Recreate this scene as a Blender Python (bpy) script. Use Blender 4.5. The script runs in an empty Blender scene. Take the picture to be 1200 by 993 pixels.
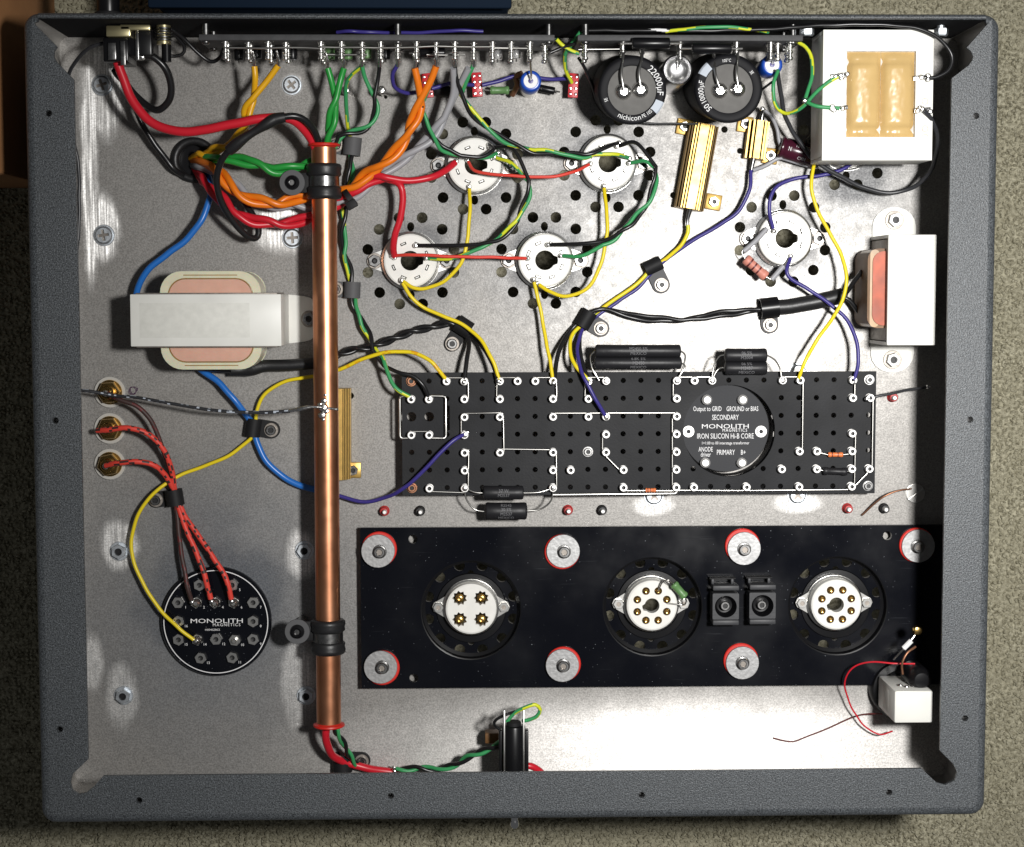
import bpy, bmesh, math, random
from mathutils import Vector, Matrix
from mathutils.geometry import delaunay_2d_cdt
random.seed(7)
V = Vector
S = bpy.context.scene
COL = S.collection
MM = 0.001
# ------------------------------------------------------------------ camera, world, light
H, F = 1000.0, 2040.0
TH, PS, RO = -0.0760089, -0.0223505, -0.0019313
RC = Matrix.Rotation(PS, 3, 'Y') @ Matrix.Rotation(TH, 3, 'X') @ Matrix.Rotation(RO, 3, 'Z')
cam = bpy.data.cameras.new('camera'); camo = bpy.data.objects.new('camera', cam); COL.objects.link(camo)
cam.sensor_fit = 'HORIZONTAL'; cam.sensor_width = 36; cam.lens = F/1200*36
cam.clip_start = 0.05; cam.clip_end = 20
camo.matrix_world = Matrix.Translation((0, 0, H*MM)) @ RC.to_4x4()
S.camera = camo
W = bpy.data.worlds.new('World'); S.world = W; W.use_nodes = True
W.node_tree.nodes['Background'].inputs[0].default_value = (0.95, 0.97, 1.0, 1)
W.node_tree.nodes['Background'].inputs[1].default_value = 0.075
S.view_settings.view_transform = 'Standard'; S.view_settings.look = 'None'
S.view_settings.exposure = 0.0; S.view_settings.gamma = 1
L = bpy.data.lights.new('lamp', 'AREA'); L.shape = 'DISK'; L.size = 0.085; L.energy = 3.3; L.spread = math.radians(92); L.color = (1, 0.985, 0.96)
lo = bpy.data.objects.new('lamp', L); COL.objects.link(lo)
lo.location = (0.262, 0.045, 0.97)
lo.rotation_euler = (V((0.25, -0.08, 0)) - lo.location).to_track_quat('-Z', 'Y').to_euler()

def P(px, py, z=0.0):
    """photo pixel + height above the plate (mm) -> world point (mm)"""
    d = RC @ V(((px-600)/F, -(py-496.5)/F, -1))
    return V((0, 0, H)) + d*((z-H)/d.z)
def sc(px, py, z=0.0):
    return (P(px+10, py, z)-P(px, py, z)).length/10     # mm per pixel

# ------------------------------------------------------------------ materials
MATS = {}
def mat(name, col, rough=0.5, metal=0.0, bump=0, bscale=500, var=0, vscale=200, coat=0, spec=0.5, trans=0, sss=0):
    m = bpy.data.materials.new(name); m.use_nodes = True
    nt = m.node_tree; N = nt.nodes; b = N['Principled BSDF']
    b.inputs['Base Color'].default_value = (*col, 1); b.inputs['Roughness'].default_value = rough
    b.inputs['Metallic'].default_value = metal; b.inputs['Specular IOR Level'].default_value = spec
    b.inputs['Coat Weight'].default_value = coat; b.inputs['Transmission Weight'].default_value = trans
    if sss: b.inputs['Subsurface Weight'].default_value = sss; b.inputs['Subsurface Scale'].default_value = 0.003
    tc = N.new('ShaderNodeTexCoord')
    def noise(scale, det=3):
        n = N.new('ShaderNodeTexNoise'); n.inputs['Scale'].default_value = scale; n.inputs['Detail'].default_value = det
        nt.links.new(tc.outputs['Object'], n.inputs['Vector']); return n
    if bump:
        n = noise(bscale); bp = N.new('ShaderNodeBump'); bp.inputs['Strength'].default_value = bump; bp.inputs['Distance'].default_value = 0.0004
        nt.links.new(n.outputs['Fac'], bp.inputs['Height']); nt.links.new(bp.outputs['Normal'], b.inputs['Normal'])
    if var:
        n = noise(vscale); mr = N.new('ShaderNodeMapRange'); mr.inputs[1].default_value = 0.3; mr.inputs[2].default_value = 0.7
        mr.inputs[3].default_value = 1-var; mr.inputs[4].default_value = 1+var
        nt.links.new(n.outputs['Fac'], mr.inputs[0])
        vm = N.new('ShaderNodeVectorMath'); vm.operation = 'SCALE'; vm.inputs[0].default_value = col
        nt.links.new(mr.outputs[0], vm.inputs['Scale']); nt.links.new(vm.outputs[0], b.inputs['Base Color'])
        n2 = noise(vscale*0.37); m2 = N.new('ShaderNodeMapRange'); m2.inputs[3].default_value = max(.03, rough-.12); m2.inputs[4].default_value = min(1, rough+.12)
        nt.links.new(n2.outputs['Fac'], m2.inputs[0]); nt.links.new(m2.outputs[0], b.inputs['Roughness'])
    MATS[name] = m
    return m
mat('steel', (.27, .268, .265), .3, 1, var=.2, vscale=900)
mat('zinc', (.66, .7, .74), .45, 1, var=.15, vscale=700)
mat('solder', (.75, .74, .72), .22, 1, bump=.5, bscale=900)
mat('tin', (.78, .77, .74), .28, 1)
mat('turret', (.8, .79, .77), .5, .7)
mat('bus', (.6, .59, .56), .3, 1)
mat('dark', (.008, .008, .009), .5)
mat('switch_grey', (.045, .046, .05), .5, spec=.4, bump=.2, bscale=500)
mat('rubber', (.014, .014, .015), .42, bump=.2, bscale=600)
mat('black_gloss', (.006, .006, .007), .3, spec=.3)
mat('sleeve_black', (.008, .008, .01), .6, spec=.2)
mat('nylon_black', (.012, .012, .013), .6, bump=.15, bscale=500, spec=.25)
mat('nylon_grey', (.1, .1, .104), .62, bump=.15, bscale=500, spec=.3)
mat('black_wire', (.012, .012, .013), .3)
mat('grey_black', (.035, .036, .04), .35)
mat('ceramic', (.82, .81, .77), .3, var=.05, vscale=150)
mat('gold', (.78, .5, .16), .25, 1)
mat('gold_anod', (.52, .34, .1), .4, .7, var=.1, vscale=400)
mat('gold_groove', (.12, .07, .015), .6, .4)  # darker gold: shade between the fins painted into the grooves
mat('brass', (.6, .4, .14), .22, 1)
mat('white_paint', (.8, .795, .745), .4, var=.06, vscale=45)
mat('white_print', (.85, .85, .85), .6)
mat('grey_print', (.18, .18, .19), .6)
mat('pale_print', (.5, .55, .62), .6)
mat('washer_alu', (.37, .37, .37), .5, .8, bump=.3, bscale=500, var=.12, vscale=500)
mat('red_wire', (.62, .015, .03), .35)
mat('red_fabric', (.75, .06, .04), .5)
mat('yellow', (.85, .66, .015), .4)
mat('amber', (.8, .42, .01), .35)
mat('orange', (.85, .2, .008), .35)
mat('green', (.02, .3, .045), .35)
mat('green_dull', (.045, .32, .11), .4)
mat('lime', (.68, .72, .03), .4)
mat('blue', (.02, .16, .55), .32)
mat('purple', (.045, .035, .22), .38)
mat('grey_wire', (.35, .35, .37), .4)
mat('brown_braid', (.05, .025, .022), .55)
mat('red_ring', (.6, .02, .012), .45)
mat('red_plastic', (.45, .02, .02), .35)
mat('red_pcb', (.55, .02, .03), .4)
mat('blue_sleeve', (.012, .07, .42), .3)
mat('resistor_black', (.014, .014, .016), .45, spec=.35, bump=.35, bscale=250)
mat('resistor_orange', (.75, .2, .06), .4)
mat('resistor_pink', (.62, .24, .18), .5)
mat('band_dark', (.12, .02, .02), .5)
mat('resistor_green', (.12, .25, .09), .4)
mat('maroon', (.055, .008, .02), .25)
mat('cap_end', (.15, .146, .14), .75, var=.06, vscale=300, spec=.2)
mat('can_alu', (.75, .75, .76), .3, 1)
mat('chrome', (.8, .8, .8), .08, 1)
mat('bobbin', (.72, .68, .5), .35, sss=.3, var=.05)
mat('winding', (.7, .4, .3), .4, sss=.2, var=.04, vscale=200)
mat('winding_red', (.42, .075, .025), .5, var=.25, vscale=120)
mat('bobbin_amber', (.36, .2, .06), .3, var=.2, vscale=90)
mat('tape', (.6, .41, .17), .24, bump=.3, bscale=45, var=.06, vscale=90)
mat('bobbin_brown', (.16, .075, .022), .55, var=.2, vscale=100)
mat('lamination', (.3, .27, .24), .45, .6, var=.2, vscale=600)
mat('fibre', (.012, .0125, .0145), .6, spec=.25, bump=.2, bscale=900, var=.25, vscale=60)
mat('fibre_edge', (.045, .046, .05), .7, spec=.25, bump=.2, bscale=900)
mat('ghost', (.74, .735, .68), .6, var=.05, vscale=300)
mat('plug', (.7, .66, .55), .5)
mat('copper_lead', (.35, .17, .1), .4, .8)
mat('cardboard', (.42, .2, .08), .75, var=.12, vscale=25)
mat('blue_box', (.002, .01, .025), .8, spec=.2)
mat('rear_dark', (.012, .012, .014), .85, bump=.3, bscale=700, spec=.15)  # near-black inner face of the rear wall
mat('wall_aluminium', (.5, .49, .475), .42, 1)
mat('gap_dark', (.002, .002, .002), .9)
mat('clear_plastic', (.75, .75, .75), .08, trans=.7)

def nodes(m): return m.node_tree, m.node_tree.nodes, m.node_tree.nodes['Principled BSDF']
def add_noise(nt, N, vec, scale, det=3, rough=.5):
    n = N.new('ShaderNodeTexNoise'); n.inputs['Scale'].default_value = scale; n.inputs['Detail'].default_value = det; n.inputs['Roughness'].default_value = rough
    nt.links.new(vec, n.inputs['Vector']); return n.outputs['Fac']
def maprange(nt, N, v, a, b, c, d):
    m = N.new('ShaderNodeMapRange'); nt.links.new(v, m.inputs[0])
    for i, x in enumerate((a, b, c, d)): m.inputs[i+1].default_value = x
    return m.outputs[0]
def mth(nt, N, op, a, b=None):
    m = N.new('ShaderNodeMath'); m.operation = op
    for i, x in enumerate((a, b)):
        if x is None: continue
        if isinstance(x, (int, float)): m.inputs[i].default_value = x
        else: nt.links.new(x, m.inputs[i])
    return m.outputs[0]
def mixc(nt, N, f, a, b):
    m = N.new('ShaderNodeMix'); m.data_type = 'RGBA'
    if isinstance(f, (int, float)): m.inputs[0].default_value = f
    else: nt.links.new(f, m.inputs[0])
    for i, x in ((6, a), (7, b)):
        if isinstance(x, tuple): m.inputs[i].default_value = (*x, 1)
        else: nt.links.new(x, m.inputs[i])
    return m.outputs[2]
def bumpn(nt, N, b, h, strength, dist):
    bp = N.new('ShaderNodeBump'); bp.inputs['Strength'].default_value = strength; bp.inputs['Distance'].default_value = dist
    nt.links.new(h, bp.inputs['Height']); nt.links.new(bp.outputs['Normal'], b.inputs['Normal'])

# bare aluminium plate: fine grain, dull paint dust round the openings, thinner where the highlight is painted in, scraped and brushed clean zones
def plate_material():
    m = mat('bare_aluminium', (.6, .59, .57), .4, 1); nt, N, b = nodes(m)
    tc = N.new('ShaderNodeTexCoord'); o = tc.outputs['Object']
    grain = add_noise(nt, N, o, 1000, 2, .6); big = add_noise(nt, N, o, 11, 4); mid = add_noise(nt, N, o, 260, 3)
    mp = N.new('ShaderNodeMapping'); mp.inputs['Scale'].default_value = (14, 1300, 1); nt.links.new(o, mp.inputs[0])
    brush = add_noise(nt, N, mp.outputs[0], 1, 2)
    wob0 = mth(nt, N, 'SUBTRACT', add_noise(nt, N, o, 45, 4), .5)
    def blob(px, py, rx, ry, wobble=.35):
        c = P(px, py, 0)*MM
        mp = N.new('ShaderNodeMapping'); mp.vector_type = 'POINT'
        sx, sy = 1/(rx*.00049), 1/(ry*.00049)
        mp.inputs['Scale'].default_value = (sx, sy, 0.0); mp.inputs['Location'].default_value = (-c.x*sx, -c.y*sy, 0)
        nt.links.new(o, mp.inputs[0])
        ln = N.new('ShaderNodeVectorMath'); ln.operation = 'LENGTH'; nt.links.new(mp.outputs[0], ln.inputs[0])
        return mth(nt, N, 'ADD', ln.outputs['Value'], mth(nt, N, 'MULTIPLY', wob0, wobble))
    def mx(lst):
        r = lst[0]
        for x in lst[1:]: r = mth(nt, N, 'MAXIMUM', r, x)
        return r
    dust_sheen = mx([mth(nt, N, 'MULTIPLY', maprange(nt, N, blob(*a[:4]), .35, 1.15, 1, 0), a[4]) for a in
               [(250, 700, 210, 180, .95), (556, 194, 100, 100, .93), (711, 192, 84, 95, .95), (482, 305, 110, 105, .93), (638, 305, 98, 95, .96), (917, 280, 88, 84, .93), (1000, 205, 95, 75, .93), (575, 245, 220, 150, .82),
                (230, 540, 220, 230, .9), (230, 260, 330, 330, .75), (500, 120, 290, 110, .75), (700, 600, 420, 45, .6), (1060, 560, 60, 180, .7), (1065, 330, 90, 190, .9), (985, 470, 90, 60, .5)]])  # the right-hand blobs also paint the highlight narrower
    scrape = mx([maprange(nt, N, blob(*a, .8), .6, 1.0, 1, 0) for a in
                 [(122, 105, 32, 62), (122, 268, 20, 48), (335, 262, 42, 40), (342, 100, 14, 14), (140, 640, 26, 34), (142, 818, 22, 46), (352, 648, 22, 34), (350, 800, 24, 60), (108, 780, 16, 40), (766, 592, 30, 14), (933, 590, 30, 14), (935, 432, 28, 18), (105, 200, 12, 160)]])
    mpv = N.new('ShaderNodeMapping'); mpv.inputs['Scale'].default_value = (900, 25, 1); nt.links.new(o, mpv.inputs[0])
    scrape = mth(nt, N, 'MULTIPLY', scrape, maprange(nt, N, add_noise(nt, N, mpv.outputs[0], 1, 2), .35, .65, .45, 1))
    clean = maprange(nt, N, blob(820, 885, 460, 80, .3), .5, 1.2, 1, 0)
    dust_sheen = mth(nt, N, 'MAXIMUM', dust_sheen, maprange(nt, N, blob(880, 345, 260, 150), .3, 1.15, .55, .8))  # coating thinned mid-plate: brightness of the highlight painted into the metal
    sp = mth(nt, N, 'MULTIPLY', dust_sheen, maprange(nt, N, grain, .38, .6, .8, 1.0))
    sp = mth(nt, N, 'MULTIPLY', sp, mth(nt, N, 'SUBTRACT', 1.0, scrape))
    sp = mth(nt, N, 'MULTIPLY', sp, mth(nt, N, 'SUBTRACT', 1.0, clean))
    base = mixc(nt, N, maprange(nt, N, grain, .35, .65, 0, 1), (.34, .332, .32), (.64, .63, .61))
    base = mixc(nt, N, maprange(nt, N, big, .4, .65, 0, .2), base, (.46, .43, .4))
    mps = N.new('ShaderNodeMapping'); mps.inputs['Rotation'].default_value = (0, 0, .6); mps.inputs['Scale'].default_value = (16, 420, 1); nt.links.new(o, mps.inputs[0])
    scr = mth(nt, N, 'MULTIPLY', maprange(nt, N, add_noise(nt, N, mps.outputs[0], 1, 2), .68, .74, 0, .5), maprange(nt, N, add_noise(nt, N, o, 22, 2), .5, .62, 0, 1))
    base = mixc(nt, N, scr, base, (.2, .19, .18))
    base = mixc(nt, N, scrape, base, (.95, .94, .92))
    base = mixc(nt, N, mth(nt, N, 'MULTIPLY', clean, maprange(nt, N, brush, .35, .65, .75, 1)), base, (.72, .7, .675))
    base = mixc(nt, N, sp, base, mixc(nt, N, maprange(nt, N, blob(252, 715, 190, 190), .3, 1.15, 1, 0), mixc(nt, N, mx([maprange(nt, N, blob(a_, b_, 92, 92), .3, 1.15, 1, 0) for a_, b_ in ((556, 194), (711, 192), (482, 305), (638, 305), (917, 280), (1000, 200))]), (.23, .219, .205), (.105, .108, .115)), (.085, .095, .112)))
    spk = N.new('ShaderNodeVectorMath'); spk.operation = 'SCALE'; nt.links.new(base, spk.inputs[0]); nt.links.new(maprange(nt, N, add_noise(nt, N, o, 1150, 2, .7), .36, .64, .78, 1.2), spk.inputs['Scale']); base = spk.outputs[0]
    nt.links.new(base, b.inputs['Base Color'])
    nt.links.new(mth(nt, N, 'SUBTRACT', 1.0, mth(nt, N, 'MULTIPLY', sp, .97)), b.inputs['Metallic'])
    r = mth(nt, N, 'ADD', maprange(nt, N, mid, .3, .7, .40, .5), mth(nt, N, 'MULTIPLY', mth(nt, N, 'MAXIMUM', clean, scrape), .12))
    nt.links.new(r, b.inputs['Roughness'])
    nt.links.new(maprange(nt, N, dust_sheen, .5, .95, .5, .1), b.inputs['Specular IOR Level'])
    tg = N.new('ShaderNodeTangent'); tg.direction_type = 'UV_MAP'; tg.uv_map = 'UVMap'
    nt.links.new(tg.outputs[0], b.inputs['Tangent'])
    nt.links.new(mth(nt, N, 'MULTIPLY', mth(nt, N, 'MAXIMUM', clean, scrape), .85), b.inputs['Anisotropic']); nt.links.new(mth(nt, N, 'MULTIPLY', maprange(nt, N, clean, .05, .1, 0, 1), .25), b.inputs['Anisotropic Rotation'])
    h = mth(nt, N, 'ADD', mth(nt, N, 'MULTIPLY', grain, mth(nt, N, 'SUBTRACT', .6, mth(nt, N, 'MULTIPLY', clean, .55))), mth(nt, N, 'MULTIPLY', brush, mth(nt, N, 'ADD', .12, mth(nt, N, 'MULTIPLY', clean, .3))))
    bumpn(nt, N, b, h, .28, .0003)
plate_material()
def hammer_material():
    m = mat('grey_hammer_paint', (.07, .08, .09), .42); nt, N, b = nodes(m)
    tc = N.new('ShaderNodeTexCoord'); o = tc.outputs['Object']
    g = add_noise(nt, N, o, 1250, 2, .6); g2 = add_noise(nt, N, o, 1900, 1)
    c = mixc(nt, N, maprange(nt, N, g, .38, .64, 0, 1), (.032, .0355, .039), (.108, .118, .127))
    c = mixc(nt, N, maprange(nt, N, g2, .62, .72, 0, .5), c, (.3, .33, .36))
    nt.links.new(c, b.inputs['Base Color'])
    bumpn(nt, N, b, g, .6, .0005)
hammer_material()
def carpet_material():
    m = mat('carpet_pile', (.2, .17, .1), .95, spec=.1); nt, N, b = nodes(m)
    tc = N.new('ShaderNodeTexCoord'); o = tc.outputs['Object']
    g = add_noise(nt, N, o, 420, 4, .65); g2 = add_noise(nt, N, o, 35, 3)
    c = mixc(nt, N, maprange(nt, N, g, .34, .64, 0, 1), (.125, .112, .072), (.45, .425, .32))
    c = mixc(nt, N, maprange(nt, N, g2, .4, .6, 0, .5), c, (.29, .27, .195))
    nt.links.new(c, b.inputs['Base Color']); bumpn(nt, N, b, g, .5, .0015)
carpet_material()
def copper_material():
    m = mat('copper', (.72, .33, .16), .26, 1); nt, N, b = nodes(m)
    tc = N.new('ShaderNodeTexCoord'); o = tc.outputs['Object']
    g = add_noise(nt, N, o, 26, 5, .6); g2 = add_noise(nt, N, o, 120, 3)
    c = mixc(nt, N, maprange(nt, N, g, .4, .75, 0, 1), (.76, .36, .2), (.56, .22, .11))
    nt.links.new(c, b.inputs['Base Color'])
    nt.links.new(maprange(nt, N, g2, .3, .7, .33, .4), b.inputs['Roughness'])
    bumpn(nt, N, b, g2, .02, .0004)
copper_material()
def acrylic_material():
    m = mat('black_acrylic', (.004, .005, .007), .12, spec=.25); nt, N, b = nodes(m)
    tc = N.new('ShaderNodeTexCoord'); o = tc.outputs['Object']
    d = add_noise(nt, N, o, 900, 1); big = add_noise(nt, N, o, 25, 4)
    mp = N.new('ShaderNodeMapping'); mp.inputs['Scale'].default_value = (30, 700, 1); mp.inputs['Rotation'].default_value = (0, 0, .3); nt.links.new(o, mp.inputs[0])
    s = add_noise(nt, N, mp.outputs[0], 1, 3)
    f = mth(nt, N, 'ADD', maprange(nt, N, d, .76, .8, 0, .6), mth(nt, N, 'MULTIPLY', maprange(nt, N, s, .66, .74, 0, .06), maprange(nt, N, big, .45, .6, 0, 1)))
    nt.links.new(mixc(nt, N, f, (.004, .0045, .007), (.3, .32, .35)), b.inputs['Base Color'])
    nt.links.new(maprange(nt, N, big, .3, .7, .08, .3), b.inputs['Roughness'])
acrylic_material()
def M(n): return MATS[n]

# ------------------------------------------------------------------ mesh builder (millimetres, world space)
class B:
    def __init__(s): s.v = []; s.f = []; s.m = []
    def add(s, vs, fs, mi=0):
        k = len(s.v); s.v += [V(x) for x in vs]
        for f in fs: s.f.append([i+k for i in f]); s.m.append(mi)
        return s
    def box(s, c, size, rz=0, bev=0, mi=0, rot=None):
        bm = bmesh.new(); bmesh.ops.create_cube(bm, size=1)
        for v in bm.verts: v.co = V((v.co.x*size[0], v.co.y*size[1], v.co.z*size[2]))
        if bev: bmesh.ops.bevel(bm, geom=bm.edges[:], offset=bev, segments=2, affect='EDGES', profile=.5)
        R = rot if rot is not None else Matrix.Rotation(rz, 3, 'Z')
        bm.verts.index_update()
        s.add([R @ v.co + V(c) for v in bm.verts], [[v.index for v in f.verts] for f in bm.faces], mi); bm.free(); return s
    def lathe(s, prof, c, n=24, axis=None, mi=0, closed=False):
        R = V((0, 0, 1)).rotation_difference(V(axis)).to_matrix() if axis is not None else Matrix.Identity(3)
        vs = []; fs = []; idx = []
        for r, z in prof:
            if r < 1e-6: idx.append([len(vs)]); vs.append(R @ V((0, 0, z)) + V(c))
            else:
                idx.append(list(range(len(vs), len(vs)+n)))
                for k in range(n):
                    a = 2*math.pi*k/n; vs.append(R @ V((r*math.cos(a), r*math.sin(a), z)) + V(c))
        pairs = list(zip(idx, idx[1:])) + ([(idx[-1], idx[0])] if closed else [])
        for A, C in pairs:
            for k in range(n):
                q = (k+1) % n
                if len(A) == 1 and len(C) == 1: continue
                if len(A) == 1: fs.append([A[0], C[q], C[k]][::-1])
                elif len(C) == 1: fs.append([A[k], A[q], C[0]])
                else: fs.append([A[k], A[q], C[q], C[k]])
        return s.add(vs, fs, mi)
    def rod(s, p0, p1, r, n=12, mi=0, bev=0):
        d = V(p1)-V(p0); l = d.length; e = bev
        pr = [(0, 0), (r, 0), (r, l), (0, l)] if not e else [(0, 0), (r-e, 0), (r-.3*e, .3*e), (r, e), (r, l-e), (r-.3*e, l-.3*e), (r-e, l), (0, l)]
        return s.lathe(pr, p0, n, d, mi)
    def tube(s, pts, r, n=8, mi=0, mfun=None, cap=True):
        n0 = len(pts); fr = frames(pts); vs = []; fs = []; ms = []
        for i, (p, (a, b)) in enumerate(zip(pts, fr)):
            rr = r(i/(n0-1)) if callable(r) else r
            for k in range(n):
                t = 2*math.pi*k/n; vs.append(p + a*(rr*math.cos(t)) + b*(rr*math.sin(t)))
        for i in range(n0-1):
            for k in range(n):
                fs.append([i*n+k, i*n+(k+1) % n, (i+1)*n+(k+1) % n, (i+1)*n+k]); ms.append(mfun(i, k) if mfun else mi)
        if cap:
            fs.append(list(range(n))[::-1]); fs.append([(n0-1)*n+k for k in range(n)]); ms += [mi, mi]
        k0 = len(s.v); s.v += vs
        for f, m in zip(fs, ms): s.f.append([q+k0 for q in f]); s.m.append(m)
        return s
    def prism(s, poly, z0, z1, mi=0, R=None, c=(0, 0, 0)):
        n = len(poly); R = R or Matrix.Identity(3); c = V(c)
        vs = [R @ V((x, y, z0)) + c for x, y in poly] + [R @ V((x, y, z1)) + c for x, y in poly]
        fs = [list(range(n))[::-1], [n+i for i in range(n)]] + [[i, (i+1) % n, n+(i+1) % n, n+i] for i in range(n)]
        return s.add(vs, fs, mi)
    def hexp(s, c, r, z0, z1, hole=0, rz=0, mi=0):
        o = [(r*math.cos(rz+i*math.pi/3), r*math.sin(rz+i*math.pi/3)) for i in range(6)]
        c = V((c[0], c[1], 0))
        if not hole: return s.prism(o, z0, z1, mi, c=c)
        n = 12; vs = []; fs = []
        def ring(pts, z):
            k = len(vs); vs.extend(V((x, y, z))+c for x, y in pts); return [k+i for i in range(n)]
        outer = []
        for i in range(6):
            a = o[i]; b_ = o[(i+1) % 6]; outer += [a, ((a[0]+b_[0])/2, (a[1]+b_[1])/2)]
        inner = [(hole*math.cos(rz+i*math.pi/6), hole*math.sin(rz+i*math.pi/6)) for i in range(12)]
        ch = .93
        A = ring(outer, z0); Bq = ring(outer, z1-.12*r); C = ring([(x*ch, y*ch) for x, y in outer], z1); D = ring(inner, z1); E2 = ring(inner, z0)
        for X, Y in ((A, Bq), (Bq, C), (C, D), (D, E2), (E2, A)):
            for i in range(n): fs.append([X[i], X[(i+1) % n], Y[(i+1) % n], Y[i]])
        return s.add(vs, fs, mi)
    def sheet(s, outline, holes, z0, z1, mi=0):
        pts = [V(p[:2]) for p in outline]; loops = [list(range(len(pts)))]
        for h in holes:
            k = len(pts); pts += [V(p[:2]) for p in h]; loops.append(list(range(k, len(pts))))
        ed = [(l[i], l[(i+1) % len(l)]) for l in loops for i in range(len(l))]
        r = delaunay_2d_cdt(pts, ed, [], 0, 1e-5)
        vv, tris = r[0], r[2]
        hb = [(min(p[0] for p in h), max(p[0] for p in h), min(p[1] for p in h), max(p[1] for p in h), h) for h in holes]
        keep = []
        for t in tris:
            c = (vv[t[0]]+vv[t[1]]+vv[t[2]])/3
            if not inpoly(c, outline): continue
            if any(a <= c.x <= b and d <= c.y <= e and inpoly(c, h) for a, b, d, e, h in hb): continue
            keep.append(list(t))
        n = len(vv); vs = [V((p.x, p.y, z1)) for p in vv]+[V((p.x, p.y, z0)) for p in vv]
        fs = [t if ((vv[t[1]]-vv[t[0]]).cross(vv[t[2]]-vv[t[0]])) > 0 else t[::-1] for t in keep]
        cnt = {}
        for t in fs:
            for i in range(3): cnt[(t[i], t[(i+1) % 3])] = 1
        side = [[b_, a, a+n, b_+n] for (a, b_) in cnt if (b_, a) not in cnt]
        return s.add(vs, fs+[[i+n for i in t[::-1]] for t in fs]+side, mi)
    def flat(s, tm, fn, mi=0):
        return s.add([fn(x, y) for x, y in tm[0]], tm[1], mi)
    def build(s, name, mats, parent=None, origin=None, smooth=35, label=None, cat=None, group=None, kind=None):
        o0 = ORG[parent] if parent is not None else V(origin if origin is not None else (0, 0, 0))
        me = bpy.data.meshes.new(name)
        me.from_pydata([(v-o0)*MM for v in s.v], [], s.f)
        for m in (mats if isinstance(mats, (list, tuple)) else [mats]): me.materials.append(M(m))
        me.polygons.foreach_set('material_index', s.m)
        if smooth:
            me.polygons.foreach_set('use_smooth', [True]*len(s.f)); me.set_sharp_from_angle(angle=math.radians(smooth))
        me.update()
        o = bpy.data.objects.new(name, me); COL.objects.link(o); ORG[o] = o0
        if parent is not None: o.parent = parent
        else: o.location = o0*MM
        tag(o, label, cat, group, kind); return o
ORG = {}
def tag(o, label=None, cat=None, group=None, kind=None):
    if label: o['label'] = label
    if cat: o['category'] = cat
    if group: o['group'] = group
    if kind: o['kind'] = kind
def thing(name, label, cat, origin, group=None):
    o = bpy.data.objects.new(name, None); COL.objects.link(o); o.empty_display_size = .005
    o.location = V(origin)*MM; ORG[o] = V(origin); tag(o, label, cat, group); return o
def copy_tree(src, loc, label=None, parent=None, rz=0):
    c = src.copy(); COL.objects.link(c); c.parent = parent; ORG[c] = V(loc) if parent is None else ORG[parent]
    if parent is None: c.location = V(loc)*MM; c.rotation_euler.z = rz
    if label: c['label'] = label
    for ch in [o for o in list(COL.objects) if o.parent == src]: copy_tree(ch, loc, None, c)
    return c
def inpoly(p, poly):
    x, y = p[0], p[1]; r = False; n = len(poly); j = n-1
    for i in range(n):
        a, b = poly[i], poly[j]
        if (a[1] > y) != (b[1] > y) and x < (b[0]-a[0])*(y-a[1])/(b[1]-a[1])+a[0]: r = not r
        j = i
    return r
def circ(c, r, n=16, ry=None, a0=0):
    return [(c[0]+r*math.cos(a0+2*math.pi*k/n), c[1]+(ry or r)*math.sin(a0+2*math.pi*k/n)) for k in range(n)]
def rrect(x0, y0, x1, y1, r, n=5):
    o = []
    for cx, cy, a in ((x1-r, y1-r, 0), (x0+r, y1-r, 90), (x0+r, y0+r, 180), (x1-r, y0+r, 270)):
        for k in range(n): t = math.radians(a+90*k/(n-1)); o.append((cx+r*math.cos(t), cy+r*math.sin(t)))
    return o
def frames(pts):
    n = len(pts); T = [(pts[min(i+1, n-1)]-pts[max(i-1, 0)]).normalized() for i in range(n)]
    a = T[0].orthogonal().normalized(); out = []
    for t in T:
        a = a - t*a.dot(t)
        a = a.normalized() if a.length > 1e-6 else t.orthogonal().normalized()
        out.append((a, t.cross(a)))
    return out
def spline(pts, step=1.6):
    q = [2*pts[0]-pts[1]]+list(pts)+[2*pts[-1]-pts[-2]]; out = []
    for i in range(1, len(q)-2):
        a, b, c, d = q[i-1:i+3]; n = max(2, int((c-b).length/step))
        for k in range(n):
            t = k/n
            out.append(.5*((2*b)+(c-a)*t+(2*a-5*b+4*c-d)*t*t+(3*b-a-3*c+d)*t**3))
    out.append(V(pts[-1])); return out
def pix(pts): return [P(*p) for p in pts]
def wobble(path, amp=.32, seed=0):
    rnd = random.Random(seed); n = len(path); ph = [rnd.uniform(0, 6.28) for _ in range(6)]
    for i, p in enumerate(path):
        e = min(1, i/6, (n-1-i)/6); p.x += e*amp*(math.sin(i*.33+ph[0])+.7*math.sin(i*.71+ph[1])); p.y += e*amp*(math.sin(i*.29+ph[2])+.7*math.sin(i*.63+ph[3])); p.z += e*amp*.6*math.sin(i*.41+ph[4])
    return path
def tin_tips(b, path, r, mi):
    for p, q in ((path[0], path[1]), (path[-1], path[-2])):
        t = (p-q).normalized()
        if 9 < p.z < 13 or 19 < p.z < 21.5 or p.z > 60:
            b.rod(p-t*.5, p+t*2.2, r*.5, 8, mi=mi); b.lathe([(0, 1.5), (.9, 1.2), (1.45, .3), (1.3, -.7), (.5, -1.5)], p+t*1.6, 10, mi=mi)

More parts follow.
